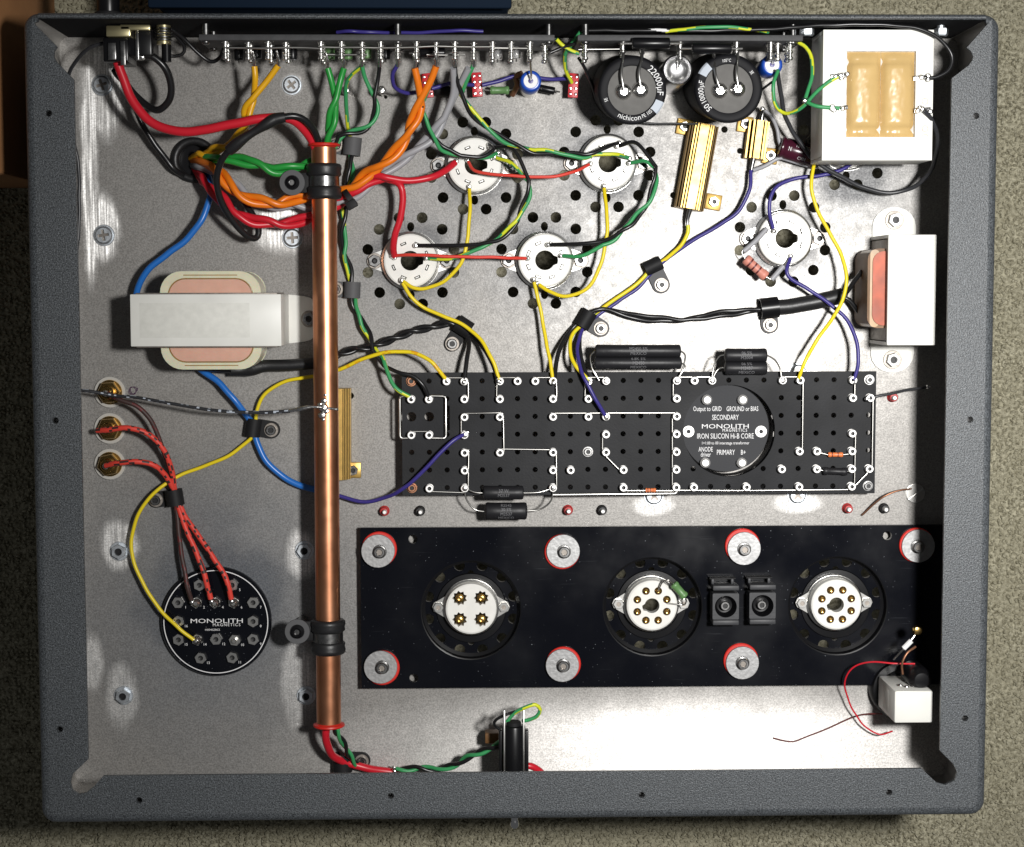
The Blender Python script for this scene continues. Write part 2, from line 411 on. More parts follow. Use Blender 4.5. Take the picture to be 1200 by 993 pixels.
TXT = {}
def text(sx, size, stretch=1.0, spacing=1.0):
    key = (sx, stretch, spacing)
    if key not in TXT:
        cu = bpy.data.curves.new('t', 'FONT'); cu.body = sx; cu.size = 1; cu.resolution_u = 2; cu.space_character = spacing
        cu.align_x = 'CENTER'; cu.align_y = 'CENTER'
        o = bpy.data.objects.new('t', cu); COL.objects.link(o)
        dg = bpy.context.evaluated_depsgraph_get(); me = bpy.data.meshes.new_from_object(o.evaluated_get(dg))
        TXT[key] = ([(v.co.x*stretch, v.co.y) for v in me.vertices], [list(p.vertices) for p in me.polygons])
        bpy.data.objects.remove(o); bpy.data.curves.remove(cu); bpy.data.meshes.remove(me)
    vs, fs = TXT[key]
    return ([(x*size, y*size) for x, y in vs], fs)

# ------------------------------------------------------------------ setting
def carpet():
    x0, x1, y0, y1, st = -420, 460, -430, 290, 3.2
    nx, ny = int((x1-x0)/st), int((y1-y0)/st); rnd = random.Random(3)
    vs = [V((x0+i*st+rnd.uniform(-1, 1), y0+j*st+rnd.uniform(-1, 1), -110+rnd.uniform(-1.1, 1.1))) for j in range(ny+1) for i in range(nx+1)]
    b = B().add(vs, [[j*(nx+1)+i, j*(nx+1)+i+1, (j+1)*(nx+1)+i+1, (j+1)*(nx+1)+i] for j in range(ny) for i in range(nx)])
    b.build('carpet', 'carpet_pile', smooth=180, kind='structure', label='olive brown short pile carpet under the amplifier')
carpet()
def carpet_loops():
    rnd = random.Random(11); b = B(); vs = b.v; fs = b.f; x = -335.0
    st = 2.7
    while x < 385:
        y = -375.0
        while y < 235:
            if not (-215 < x < 262 and -262 < y < 128):
                cx, cy = x+rnd.uniform(-1.1, 1.1), y+rnd.uniform(-1.1, 1.1); a = rnd.uniform(0, 3.14); r1, r2 = rnd.uniform(1.2, 2.3), rnd.uniform(.7, 1.3); h = rnd.uniform(.8, 3.0)
                k = len(vs); ca, sa = math.cos(a), math.sin(a)
                for q in range(5):
                    u, w = math.cos(q*1.2566)*r1, math.sin(q*1.2566)*r2; vs.append(V((cx+u*ca-w*sa, cy+u*sa+w*ca, -111.2)))
                for q in range(5):
                    u, w = math.cos(q*1.2566)*r1*.75, math.sin(q*1.2566)*r2*.75; vs.append(V((cx+u*ca-w*sa, cy+u*sa+w*ca, -109.8+h*.6)))
                vs.append(V((cx, cy, -109.8+h)))
                for q in range(5):
                    z = (q+1) % 5; fs.append([k+q, k+z, k+5+z, k+5+q]); fs.append([k+5+q, k+5+z, k+10])
            y += st
        x += st
    b.m = [0]*len(fs)
    b.build('carpet_pile', 'carpet_pile', smooth=180, kind='stuff', label='short looped olive brown carpet pile around the chassis', cat='carpet')
carpet_loops()
def side_props():
    b = B(); b.box((-330, 215, -30), (140, 300, 160), bev=2)
    t = thing('cardboard_box', 'brown cardboard box on the carpet beside the chassis corner', 'box', (-330, 215, -110))
    b.build('carton', 'cardboard', t)
    B().box((-263, 90, 51), (8, 40, .6)).build('tape_strip', 'cardboard', t)
    a, c = P(205, 6, -60), P(594, 6, -60)
    y0 = P(400, 11, 20).y
    t = thing('storage_crate', 'dark blue crate standing behind the rear wall of the chassis', 'crate', ((a.x+c.x)/2, y0+60, -110))
    B().box(((a.x+c.x)/2, y0+50, -45), (c.x-a.x, 96, 128), bev=4).build('crate_body', 'blue_box', t)
    B().box(((a.x+c.x)/2, y0+50, 21.5), (c.x-a.x+2, 100, 5), bev=1.5).build('rim', 'blue_box', t)
side_props()

# ------------------------------------------------------------------ chassis
XL, XR, YT, YB, ZT = -235.3, 280.5, 145.9, -287.9, 70.0
SOCK = {'a': (556, 194.5), 'b': (711.5, 192), 'c': (481.5, 306), 'd': (638, 305.5), 'e': (917, 280), 'f': (992, 166)}
LOW = {'g': (552, 712), 'h': (763, 708), 'i': (978, 707)}
def vent_holes(c, s=.49):
    h = []
    for k in range(12):
        a = math.radians(15+30*k); h.append(circ((c.x+25.4*math.cos(a), c.y+25.4*math.sin(a)), 3.15, 14))
    for sg in (-1, 1): h.append(circ((c.x, c.y+sg*19.4), 2.1, 12, 2.7))
    return h
def chassis():
    t = thing('amplifier_chassis', 'open grey painted metal amplifier chassis with bare aluminium inside, lying upside down', 'chassis', (0, 0, -2))
    T = 3.0
    holes = []
    for px in list(SOCK.values()):
        c = P(*px); holes += vent_holes(c) + [circ(c, 12.5, 24)]
    for px in LOW.values():
        c = P(*px); holes += vent_holes(c) + [circ(c, 12.5, 24)]
    for x, y, r in ((411, 464, 1.9), (849, 152, 1.9), (867, 177, 1.7), (789, 229, 1.9), (452, 114, 1.0), (404, 462, 0)):
        if r: holes.append(circ(P(x, y), r, 12))
    holes.append(circ(P(228, 188), 11, 24))
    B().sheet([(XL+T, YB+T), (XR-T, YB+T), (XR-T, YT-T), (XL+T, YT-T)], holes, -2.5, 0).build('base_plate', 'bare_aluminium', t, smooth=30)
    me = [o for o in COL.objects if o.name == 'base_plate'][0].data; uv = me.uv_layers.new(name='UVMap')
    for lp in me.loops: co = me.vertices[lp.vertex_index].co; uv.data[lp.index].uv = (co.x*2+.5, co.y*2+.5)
    # outer shell: left, front, right side with rounded top edge
    R, cr = 5.0, 8.0
    path = []
    def corner(cx, cy, a0, a1):
        for k in range(9):
            a = math.radians(a0+(a1-a0)*k/8); path.append((V((cx, cy)), V((math.cos(a), math.sin(a)))))
    corner(XL+cr, YT-cr, 90, 180); corner(XL+cr, YB+cr, 180, 270); corner(XR-cr, YB+cr, 270, 360); corner(XR-cr, YT-cr, 0, 90)
    prof = [(0, -2.5), (0, ZT-R)] + [(R-R*math.cos(math.radians(a)), ZT-R+R*math.sin(math.radians(a))) for a in (18, 36, 54, 72, 90)] + [(R, ZT-2.2), (T, ZT-5), (T, -2.5)]
    n = len(prof); vs = []; fs = []
    for c, d in path:
        for ins, z in prof: q = c+d*(cr-ins); vs.append(V((q.x, q.y, z)))
    for i in range(len(path)-1):
        for k in range(n-1): fs.append([i*n+k, (i+1)*n+k, (i+1)*n+k+1, i*n+k+1])
    for i in range(0, len(fs)): pass
    b = B(); b.v = vs
    for q, f in enumerate(fs):
        b.f.append(f); b.m.append(1 if q % (n-1) >= n-3 else 0)
    b.f += [list(range(n)), [(len(path)-1)*n+k for k in range(n)]]; b.m += [0, 0]
    b.build('side_wall', ['grey_hammer_paint', 'wall_aluminium'], t, smooth=40)
    b = B(); yo = YT
    pf = [(0, -2.5), (0, 67.5), (.8, 69.3), (1.6, 70), (2.4, 70), (T, 69)]
    x0, x1 = XL+cr, XR-cr
    for (ya, za), (yb, zb) in zip(pf, pf[1:]):
        b.add([(x0, yo-ya, za), (x1, yo-ya, za), (x1, yo-yb, zb), (x0, yo-yb, zb)], [[0, 3, 2, 1]], 0)
    b.add([(x0, yo-T, 69), (x1, yo-T, 69), (x1, yo-T, -2.5), (x0, yo-T, -2.5)], [[0, 3, 2, 1]], 1)
    b.build('rear_wall', ['grey_hammer_paint', 'rear_dark'], t, smooth=40)
    # inner faces of the rear corners
    # flange
    px = [(1163, 22), (1133, 56), (1138, 60), (1140.5, 66), (1139.5, 71), (1135, 77), (1115.5, 92), (1101.6, 880), (1117.6, 896), (1121.7, 905.5), (1119, 915), (1107.5, 920), (1097.6, 917.5), (1080, 901),
          (121, 909.5), (110, 922), (101, 929.5), (92, 931), (84.5, 926.5), (82.3, 917), (85, 907.5), (103.3, 890), (86.5, 93.5), (83, 90), (66.5, 73), (63, 67), (63.5, 60), (67, 55), (41, 29), (37.5, 20)]
    inner = [P(x, y, ZT) for x, y in px]
    o = [(XL+R, YT-R-1)]+[(XL+cr+(cr-R)*math.cos(math.radians(a)), YB+cr+(cr-R)*math.sin(math.radians(a))) for a in (180, 225, 270)]
    o += [(XR-cr+(cr-R)*math.cos(math.radians(a)), YB+cr+(cr-R)*math.sin(math.radians(a))) for a in (270, 315, 360)]+[(XR-R, YT-R-1)]
    sh = [(57, 133), (65, 493), (70, 855), (163, 938), (458, 933), (752, 932), (1042, 929), (1144, 136), (1137, 492), (1131, 842)]
    hl = [circ(P(x, y, ZT), 1.75, 12) for x, y in sh]
    B().sheet(o+[(p.x, p.y) for p in inner], hl, ZT-2.2, ZT-.02).build('flange', 'grey_hammer_paint', t, smooth=30)
    for x, y in sh:
        c = P(x, y, ZT); B().lathe([(2.2, ZT-2.25), (2.2, ZT-8), (0, ZT-8)], (c.x, c.y, 0), 12).lathe([(1.2, ZT-6), (1.2, ZT-1.8), (2.2, ZT-2.25)], (c.x, c.y, 0), 12).lathe([(0, ZT-6), (1.2, ZT-6)], (c.x, c.y, 0), 12, mi=1).build('rivet_nut', ['steel', 'dark'], t)  # bore floor coloured near-black for the shade inside
    # transformer cans below the plate that the chassis rests on
    a, c = P(118, 98), P(345, 280)
    B().box(((a.x+c.x)/2, (a.y+c.y)/2, -56.3), (c.x-a.x+16, a.y-c.y+16, 107), bev=4).build('transformer_cover', 'black_gloss', t)
    c = P(253, 729); B().lathe([(0, -110), (30, -110), (32, -108), (32, -2.6), (0, -2.6)], c, 40).build('transformer_cover', 'black_gloss', t)
    c = P(870, 480); B().lathe([(0, -110), (24, -110), (25, -108), (25, -2.6), (0, -2.6)], c, 40).build('transformer_cover', 'black_gloss', t)
chassis()

# ------------------------------------------------------------------ hardware
def cap_screw(b, c, z, r=3.0, h=3, mi=0, md=1):
    """socket head with a real hexagonal recess"""
    c = V((c[0], c[1], 0))
    n = 24; b.lathe([(r*.55, z+h-1.4), (r*.55, z+h), (r*.86, z+h), (r, z+h-.35*r*.5), (r, z)], c, n, mi=mi)
    b.hexp((c.x, c.y), r*.56, z+h-1.6, z+h-1.2, mi=md)
def washer(b, c, z, r, ri, h=.8, mi=0):
    b.lathe([(ri, z), (r-.2, z), (r, z+.2), (r, z+h-.2), (r-.2, z+h), (ri, z+h), (ri, z)], (c[0], c[1], 0), 28, mi=mi)
def nut_parts(t, c, z, r=3.6, h=2.6, wr=4.6, m='steel', stud='dark', rz=.3, up=True):
    if wr:
        b = B(); washer(b, c, z, wr, r*.5, .7); b.build('washer', 'lamination' if m == 'steel' else m, t)
    B().hexp((c[0], c[1]), r, z+.7, z+.7+h, r*.5, rz).build('nut', m, t)
    B().lathe([(r*.5, z), (r*.5, z+h-.2), (r*.3, z+h-.2), (r*.3, z+h-1), (0, z+h-1)], (c[0], c[1], 0), 14).build('stud', stud, t)
def pan_screw(px, py, label, r=4.6, z=0, rz=.4):
    c = P(px, py, z); t = thing('pan_head_screw', label, 'screw', c)
    b = B(); washer(b, c, z, r+.9, 1, .6); b.build('washer', 'zinc', t)
    # dome with a cross slot cut into the crown
    h = z+.6; k = .62*r; w = .16*r
    cross = [(w, k), (-w, k), (-w, w), (-k, w), (-k, -w), (-w, -w), (-w, -k), (w, -k), (w, -w), (k, -w), (k, w), (w, w)]
    ca, sa = math.cos(rz), math.sin(rz); cross = [(c.x+x*ca-y*sa, c.y+x*sa+y*ca) for x, y in cross]
    b = B(); b.sheet(circ(c, .8*r, 24), [cross], h+1.2, h+2.1)
    b.lathe([(.8*r, h+2.1), (.92*r, h+1.7), (r, h+.9), (r, h)], (c.x, c.y, 0), 24)
    b.build('head', 'zinc', t, smooth=50)
    B().lathe([(0, h+.9), (.78*r, h+.9)], (c.x, c.y, 0), 16).build('slot_bottom', 'lamination', t)
    return t
for a in [(120, 100, 'zinc cross-head screw in the scraped patch below the power inlet', 5.2), (122, 276, 'zinc cross-head screw in a long scraped streak above the white transformer', 5.2),
          (342, 100, 'zinc cross-head screw between the amber and green twisted wires', 4.8), (343, 279, 'zinc cross-head screw just left of the copper pipe, below the red wires', 5.2)]:
    pan_screw(*a[:3], r=a[3], rz=random.random())
def lock_nut(px, py, label, r=4.4):
    c = P(px, py); t = thing('lock_nut', label, 'nut', c); nut_parts(t, c, 0, r, 3.2, r+1.2, 'zinc', rz=random.random())
lock_nut(140, 646, 'zinc lock nut beside the yellow wire, above the round transformer terminal disc')
lock_nut(145, 815, 'zinc lock nut below the round transformer terminal disc, by the left flange')
lock_nut(357, 645, 'zinc lock nut tucked against the copper pipe above its rubber clamp')
lock_nut(359, 815, 'zinc lock nut tucked against the copper pipe below its rubber clamp')
for px, py, lb in ((90, 103, 'small screw end under the left flange near the power inlet'), (96, 421, 'small screw end under the left flange near the phono jacks')):
    c = P(px-1, py, 6); t = thing('wall_screw', lb, 'screw', c)
    B().lathe([(0, 3), (2, 3), (3.2, 1.8), (3.2, 0), (0, 0)], (XL+3, c.y, 20), 14, (1, 0, 0)).build('head', 'steel', t)
    B().rod((XL+3, c.y, 20), (XL+12, c.y, 20), 1.6).build('shank', 'steel', t)

# ------------------------------------------------------------------ tube sockets
def saddle_outline(c, r, ear, er):
    o = []
    for k in range(48):
        a = 2*math.pi*k/48; o.append((c.x+r*math.cos(a), c.y+r*math.sin(a)))
    out = []
    for k, p in enumerate(o):
        a = 360*k/48
        if a < 16 or a > 344 or 164 < a < 196: continue
        out.append((a, p))
    pts = []
    for a, p in out: pts.append(p)
    # insert ears: right between last (a<344) and first, left between 164 and 196
    right = [(c.x+ear+er*math.cos(math.radians(t)), c.y+er*math.sin(math.radians(t))) for t in (-80, -45, 0, 45, 80)]
    left = [(c.x-ear+er*math.cos(math.radians(t)), c.y+er*math.sin(math.radians(t))) for t in (100, 135, 180, 225, 260)]
    i = max(k for k, (a, p) in enumerate(out) if a <= 164)+1
    return pts[:i]+left+pts[i:]+right
def keyed(c, r, ang):
    o = []
    for k in range(24):
        a = 2*math.pi*k/24; rr = r if math.cos(a-ang) < .93 else r*1.32
        o.append((c.x+rr*math.cos(a), c.y+rr*math.sin(a)))
    return o
def tube_socket(px, label):
    c = P(*px); t = thing('tube_socket', label, 'tube socket', c, None)
    so = saddle_outline(c, 16.8, 20.5, 4.4)
    B().sheet(so, [circ(c, 15.4, 32), circ((c.x+20.5, c.y), 1.8, 10), circ((c.x-20.5, c.y), 1.8, 10)], .1, 1.2).build('saddle', 'tin', t)
    B().lathe([(16.7, 1.2), (16.7, 4.2), (15.6, 4.6), (15.5, 1.2)], c, 40).build('saddle_rim', 'tin', t)
    slots = []
    for k in range(8):
        a = math.radians(22.5+45*k); u = V((math.cos(a), math.sin(a), 0)); w = V((-u.y, u.x, 0)); q = c+u*10.2
        slots.append([(q+u*i*.75+w*j*1.7)[:2] for i, j in ((1, 1), (-1, 1), (-1, -1), (1, -1))])
    body = B().sheet(circ(c, 14.2, 40), [keyed(c, 5.6, 0.1)]+slots, 4.0, 8.4)
    body.lathe([(14.2, 8.4), (15.0, 8.0), (15.3, 7.2), (15.3, .1)], c, 40)
    body.build('ceramic_body', 'ceramic', t, smooth=40)
    for k in range(8):
        a = math.radians(22.5+45*k); u = V((math.cos(a), math.sin(a), 0)); q = c+u*10.2
        l = 1.2+1.8*random.random()
        B().box(q+V((0, 0, 7.2+l/2)), (.5, 2.3, 2.4+l), rz=a).build('pin_lug', 'tin', t)
    for sg in (-1, 1):
        q = V((c.x+sg*20.5, c.y, 0))
        nb = B(); nb.hexp((q.x, q.y), 3.7, 1.7, 4.4, 1.7, random.random()); n = nb.build('nut', 'steel', t)
        B().lathe([(1.7, 1.2), (1.7, 3.4), (1.2, 3.6), (1.0, 2.4), (0, 2.4)], q, 12).build('stud', 'dark', n)
        b2 = B(); washer(b2, q, 1.25, 4.5, 2, .5); b2.build('lock_washer', 'lamination', t)
    return t
tube_socket(SOCK['a'], 'white ceramic tube socket fed by the end of the thick red twisted pair')
tube_socket(SOCK['b'], 'white ceramic tube socket just below the big black electrolytic can on the left')
tube_socket(SOCK['c'], 'white ceramic tube socket closest to the copper pipe')
tube_socket(SOCK['d'], 'white ceramic tube socket with one yellow wire running straight to the turret board')
tube_socket(SOCK['e'], 'white ceramic tube socket with a pink resistor across its pins')
tube_socket(SOCK['f'], 'white ceramic tube socket mostly hidden under the amber coil transformer')

# ------------------------------------------------------------------ long black mounting plate with three sockets
ZP = 9.0
def low_plate():
    q = [P(422, 620, ZP), P(1098, 614, ZP), P(1098, 802, ZP), P(424, 807, ZP)]
    x0 = (q[0].x+q[3].x)/2; x1 = XR-3.5; y1 = (q[0].y+q[1].y)/2; y0 = (q[2].y+q[3].y)/2
    t = thing('mounting_plate', 'long glossy black plate on rubber-mounted washers carrying three sockets', 'plate', ((x0+x1)/2, (y0+y1)/2, 0))
    hl = [circ(P(*LOW[k]), 29, 48) for k in LOW]
    hl += [circ(P(x, y, ZP), 2.6, 14) for x, y in ((484, 632), (485, 795), (1040, 628))]
    B().sheet([(x0, y0), (x1, y0), (x1, y1), (x0, y1)], hl, ZP-3, ZP).build('plate', 'black_acrylic', t, smooth=30)
    for k in LOW:
        c = P(*LOW[k]); b = B()
        b.lathe([(29, ZP+.02), (28.4, ZP-.2), (28.4, 2.5), (26.5, 1.6)], c, 48)
        b.build('recess_rim', 'black_gloss', t, smooth=60)
        b = B(); b.sheet(circ(c, 28.4, 48), vent_holes(c)+[circ(c, 12, 24)], .2, 1.5); b.build('recess_floor', 'black_acrylic', t, smooth=30)
        b = B(); b.lathe([(20.5, 1.5), (20, 2.6), (16.4, 2.8), (16.2, 1.5)], c, 40); b.build('gasket', 'black_gloss', t, smooth=60)
low_plate()
def gold_socket(key, label, four=False):
    c = P(*LOW[key], 7); c = V((c.x, c.y, 1.5)); zt = 12.5
    t = thing('gold_pin_socket', label, 'tube socket', c)
    B().sheet(saddle_outline(c, 16.2, 18.8, 3.6), [circ(c, 14.8, 32), circ((c.x+18.8, c.y), 1.5, 10), circ((c.x-18.8, c.y), 1.5, 10)], 4.4, 5.4).build('saddle', 'tin', t)
    B().lathe([(16.1, 5.4), (16.1, 7.6), (15.3, 8), (15.2, 2)], c*1 - V((0, 0, 1.5)), 40).build('saddle_rim', 'tin', t)
    pins = []
    if four:
        for sx in (-1, 1):
            for sy in (-1, 1): pins.append((c.x+sx*6.2-.3, c.y+sy*6.2+.2))
    else:
        for k in range(8):
            a = math.radians(22.5+45*k); pins.append((c.x+9.2*math.cos(a), c.y+9.2*math.sin(a)))
    def star(p):
        return [(p[0]+(4.4 if k % 2 else 3.3)*math.cos(math.pi*k/9), p[1]+(4.4 if k % 2 else 3.3)*math.sin(math.pi*k/9)) for k in range(18)]
    hl = [star(p) for p in pins] if four else [circ(p, 2.3, 12) for p in pins]+[keyed(c, 4.3, math.pi+.25)]
    b = B(); b.sheet(circ(c, 13.6, 40), hl, 6, zt); b.lathe([(13.6, zt), (14.5, zt-.5), (14.8, zt-1.4), (14.8, 1.5)], (c.x, c.y, 0), 40)
    b.build('ceramic_body', 'ceramic', t, smooth=40)
    for p in pins:
        r = 2.5 if four else 1.75
        b = B(); b.lathe([(r, 7), (r, zt+.4), (r*.7, zt+.8), (r*.7, zt+2.4), (r*.45, zt+2.6), (r*.4, zt+1.2), (0, zt+1)], (p[0], p[1], 0), 14); b.build('pin', 'gold', t)
    for sg in (-1, 1):
        q = V((c.x+sg*18.8, c.y, 0)); n = B().hexp((q.x, q.y), 3.1, 5.4, 7.6, 1.4, 0).build('nut', 'tin', t)
        B().lathe([(1.4, 5), (1.4, 7.2), (0, 7.2)], q, 10).build('stud', 'lamination', n)
gold_socket('g', 'round ceramic socket with four thick gold pins in star-shaped slots', True)
gold_socket('h', 'round ceramic socket with eight gold pins and a green resistor at its edge')
gold_socket('i', 'round ceramic socket with eight gold pins to the right of the square black switches')
def big_washer(px, py, label, dx, dy):
    c = P(px, py, ZP+3); t = thing('plate_mount', label, 'washer', V((c.x, c.y, ZP)))
    b = B(); b.lathe([(5, ZP), (9.6, ZP), (10.1, ZP+.5), (10.1, ZP+1.6), (9.6, ZP+2), (5, ZP+2)], (c.x+dx, c.y+dy, 0), 36); b.build('rubber_ring', 'red_ring', t)
    b = B(); washer(b, c, ZP+2, 9.6, 2, 1.5); b.build('washer', 'washer_alu', t)
    cc = P(px+1.5, py+2, ZP+8)
    b = B(); washer(b, cc, ZP+3.5, 4.0, 1.5, .7); cap_screw(b, cc, ZP+4.2, 3.3, 3.2, 0, 1); b.build('screw', ['steel', 'lamination'], t)
for a in ((443, 646, 'large aluminium washer over a red ring beside the copper pipe, away from the front wall', .6, .9), (660, 646, 'large aluminium washer over a red ring between the four-pin socket and the test posts', -.5, -.6),
          (872, 643, 'large aluminium washer over a red ring above the two square black switches', -.7, 1.3), (1076, 640, 'large washer half in shadow at the right end of the black plate', -.5, .3),
          (446, 782, 'large aluminium washer over a red ring beside the copper pipe, toward the front wall', .8, -.7), (659, 780, 'large aluminium washer over a red ring, on the front edge between two gold pin sockets', .7, .5),
          (870, 777, 'large aluminium washer over a red ring below the two square black switches', -.6, 1.1)): big_washer(*a)
def square_switch(px, py, label):
    c = P(px, py, 20); s = sc(px, py, 20); t = thing('square_switch', label, 'switch', V((c.x, c.y, ZP)))
    w = 15.0; zb = 23.0
    b = B(); b.sheet(rrect(c.x-w/2, c.y-8.6, c.x+w/2, c.y+6.4, .6, 3), [circ((c.x, c.y-1.2), 6.3, 28)], ZP+.1, zb-1); b.build('housing', 'switch_grey', t)
    for dy, name in ((9.6, 'end_bar'), (-10.3, 'end_bar')):
        B().box((c.x, c.y+dy, (ZP+zb)/2+.1), (w, 2.9, zb-ZP), bev=.6).build(name, 'switch_grey', t)
    for sg in (-1, 1):
        B().box((c.x+sg*5.6-1.2, c.y+12.4, (ZP+17)/2), (1.6, 2.8, 17-ZP), bev=.3).build('side_rib', 'switch_grey', t)
    B().box((c.x-1, c.y+13.9, (ZP+16)/2), (w, .9, 16-ZP), bev=.2).build('back_bar', 'nylon_black', t)
    b = B(); b.lathe([(6.2, zb-1.2), (5.4, zb-3), (4.4, zb-7), (0, zb-7.5)], (c.x, c.y-1.2, 0), 28); b.build('bowl', 'black_gloss', t)
    b = B(); cap_screw(b, (c.x, c.y-1.2), zb-7.4, 2.7, 4.4, 0, 1); b.build('screw', ['steel', 'dark'], t)
square_switch(850, 708, 'square black plastic switch on the plate, the one nearer the middle socket')
square_switch(893, 707, 'square black plastic switch on the plate, the one nearer the right-hand socket')

# ------------------------------------------------------------------ turret circuit board
ZB = 16.0
G00, G26 = P(482, 446, ZB), P(1018.5, 446, ZB); G06 = P(482, 571, ZB)
PX, PY = (G26.x-G00.x)/26, (G06.y-G00.y)/6
def G(i, j, z=ZB): return V((G00.x+PX*i, (G00.y+G26.y)/2+PY*j, z))
TUR = {0: (2, 3, 5, 6, 7, 8, 10, 11, 15, 16, 17, 21, 22, 25), 1: (0, 1, 3, 5, 8, 10, 15, 25, 26), 2: (3, 5, 8, 10, 11, 15), 3: (0, 1, 3, 11, 15, 25),
       4: (3, 5, 8, 11, 15, 22, 23, 25), 5: (3, 8, 9, 12, 15, 21, 23, 25, 26), 6: (1, 3, 8, 12, 15, 16, 19, 22, 25)}
ICC = P(854.5, 505, ZB)
def circuit_board():
    a = P(470.5, 436.5, ZB); b_ = P(1027, 436, ZB); c = P(1025, 579, ZB); d = P(472, 580, ZB)
    x0, x1, y1, y0 = (a.x+d.x)/2, (b_.x+c.x)/2, (a.y+b_.y)/2, (c.y+d.y)/2
    t = thing('turret_board', 'long black perforated turret board with silver terminals and bus wires', 'circuit board', ((x0+x1)/2, (y0+y1)/2, 0))
    hl = [circ(ICC, 26.2, 56)]
    for j in range(7):
        for i in range(27):
            g = G(i, j)
            if (g-ICC).length < 28.5: continue
            hl.append(circ(g, 2.75 if j == 2 and i in (0, 1) else 1.55, 14 if j == 2 and i < 2 else 10))
    for x, y in ((471, 490), (522, 490)):
        p = P(x+1.5, y, ZB); hl.append([(p.x-1.7, p.y-7), (p.x+1.7, p.y-7), (p.x+1.7, p.y+7), (p.x-1.7, p.y+7)]) if x > 500 else None
    B().sheet([(x0, y0), (x1, y0), (x1, y1), (x0, y1)], [h for h in hl if h], ZB-3, ZB).build('board', 'fibre', t, smooth=30)
    src = None
    for j in TUR:
        for i in TUR[j]:
            g = G(i, j)
            if src is None:
                b = B(); b.lathe([(2.3, ZB), (2.3, ZB+.7), (1.5, ZB+1.0), (1.5, ZB+3.6), (2.25, ZB+3.9), (2.35, ZB+4.5), (2.0, ZB+4.9), (1.15, ZB+4.9), (1.1, ZB+3.4)], g*1-V((0, 0, ZB)), 16); b.lathe([(1.1, ZB+3.4), (1.05, ZB+2), (0, ZB+2)], g*1-V((0, 0, ZB)), 12, mi=1)  # lower part of the hole coloured dark, shade painted in
                src = b.build('turret', ['turret', 'dark'], t); srcg = g
            else:
                o = src.copy(); COL.objects.link(o); o.location = (g-srcg)*MM
    for i, j in ((0, 0), (26, 0), (0, 6), (26, 6), (10, 4)):
        g = G(i, j); b = B(); washer(b, g, ZB, 3.1, 1, .5); cap_screw(b, g, ZB+.5, 2.3, 1.9, 0, 1); b.build('board_screw', ['copper_lead' if i == 0 else 'steel', 'dark'], t)
        B().rod((g.x, g.y, 0), (g.x, g.y, ZB-3), 2.9, 12).build('standoff', 'steel', t)
    r = .52; zz = ZB+2.2
    def J(pts, rr=r, z=zz, mt='bus'):
        q = []
        for p in pts:
            if len(p) == 4: w = G(p[0], p[1], z); q.append(w+V((p[2], p[3], 0)))
            else: q.append(P(p[0], p[1], z))
        qq = []
        for i, p in enumerate(q):    # rounded bends, otherwise straight
            if 0 < i < len(q)-1:
                l1, l2 = (q[i-1]-p), (q[i+1]-p); e = min(1.6, l1.length*.4, l2.length*.4); a_, c_ = p+l1.normalized()*e, p+l2.normalized()*e
                qq += [a_, (a_+c_+p*2)/4, c_]
            else: qq.append(p)
        B().tube(qq, rr, 7).build('bus_wire', mt, t, smooth=60)
    u = 1.9
    J([(2, 0, 1, u), (3, 0, 0, u), ]); J([(3, 0, 1, u), (3, 0, u+.3, 0), (3, 1, u+.3, -1), (3, 1, 0, -u)])
    J([(6, 0, 0, u), (5, 0, -u+.3, u), (5, 1, -u, 0), (5, 1, 0, -u)])
    J([(7, 0, 0, u), (8, 0, u, u), (8, 1, u+.3, -1), (8, 1, 0, -u)])
    J([(11, 0, 0, u), (10, 0, -u+.3, u), (10, 1, -u, 0), (10, 1, 0, -u)])
    J([(3, 3, -u, 0), (3, 2, -u, u), (5, 2, u, u+.4), (5, 4, u+.3, 0)])
    J([(5, 4, 0, u), (8, 4, u, u-.6), (8, 6, u+.2, 0)]); J([(3, 4, 0, u), (3, 4, u+.4, u-.5), (3, 6, u, 0)])
    J([(8, 2, 0, u), (15, 2, 0, u)]); J([(11, 3, -u, 0), (11, 4, -u, -.5), (12, 5, -1.4, -1)])
    J([(1, 6, 0, -u), (3, 6, 0, -u-.8)]); J([(12, 6, 0, -u), (13.2, 6, 0, -u), (15, 6, -1, -u-.2)])
    J([(8, 6, 0, -u-2.2), (15, 6, 0, -u-1.8), (15, 6, 1, -u)], .95)
    J([(17, 0, 0, u), (15, 0, -u, u), (15, 1, -u, 0), (15, 1, 0, -u)]); J([(15, 2, -u-.4, 0), (15, 6, -u-.2, 1)])
    J([(15, 6, 1, -u), (19, 6, 0, -u-.3), (25, 6, -1, -u), (25, 6, 1, -1), (26, 5, 0, -u)]); J([(26, 5, u, 0), (26, 1, u, 0)])
    J([(21, 0, 0, u), (22, 0, 0, u)]); J([(22, 0, u, 0), (22, 4, u, 0)]); J([(25, 0, u-.5, 0), (25, 1, u-.5, 0)]); J([(25, 3, u+.3, 0), (25, 6, u, 0)])
    J([(0, 1, 0, u), (0, 1, -6.5, u-.3), (0, 3, -6.5, -2), (0, 3, 0, -1.8)], .8); J([(1, 1, 0, u), (1, 1, 9.5, u-.3), (1, 3, 9.5, -2), (1, 3, 0, -1.8)], .8); J([(0, 3, 0, u), (1, 3, 0, u)])
    # solder on the busiest posts
    for i, j in ((11, 0), (15, 0), (3, 3), (3, 6), (8, 6), (11, 2), (17, 0), (21, 0)):
        g = G(i, j); B().lathe([(0, ZB+5.6), (1.3, ZB+5.3), (2.2, ZB+4.4), (1.8, ZB+3.2), (1.2, ZB+2)], (g.x, g.y, 0), 10).build('solder_blob', 'solder', t)
circuit_board()
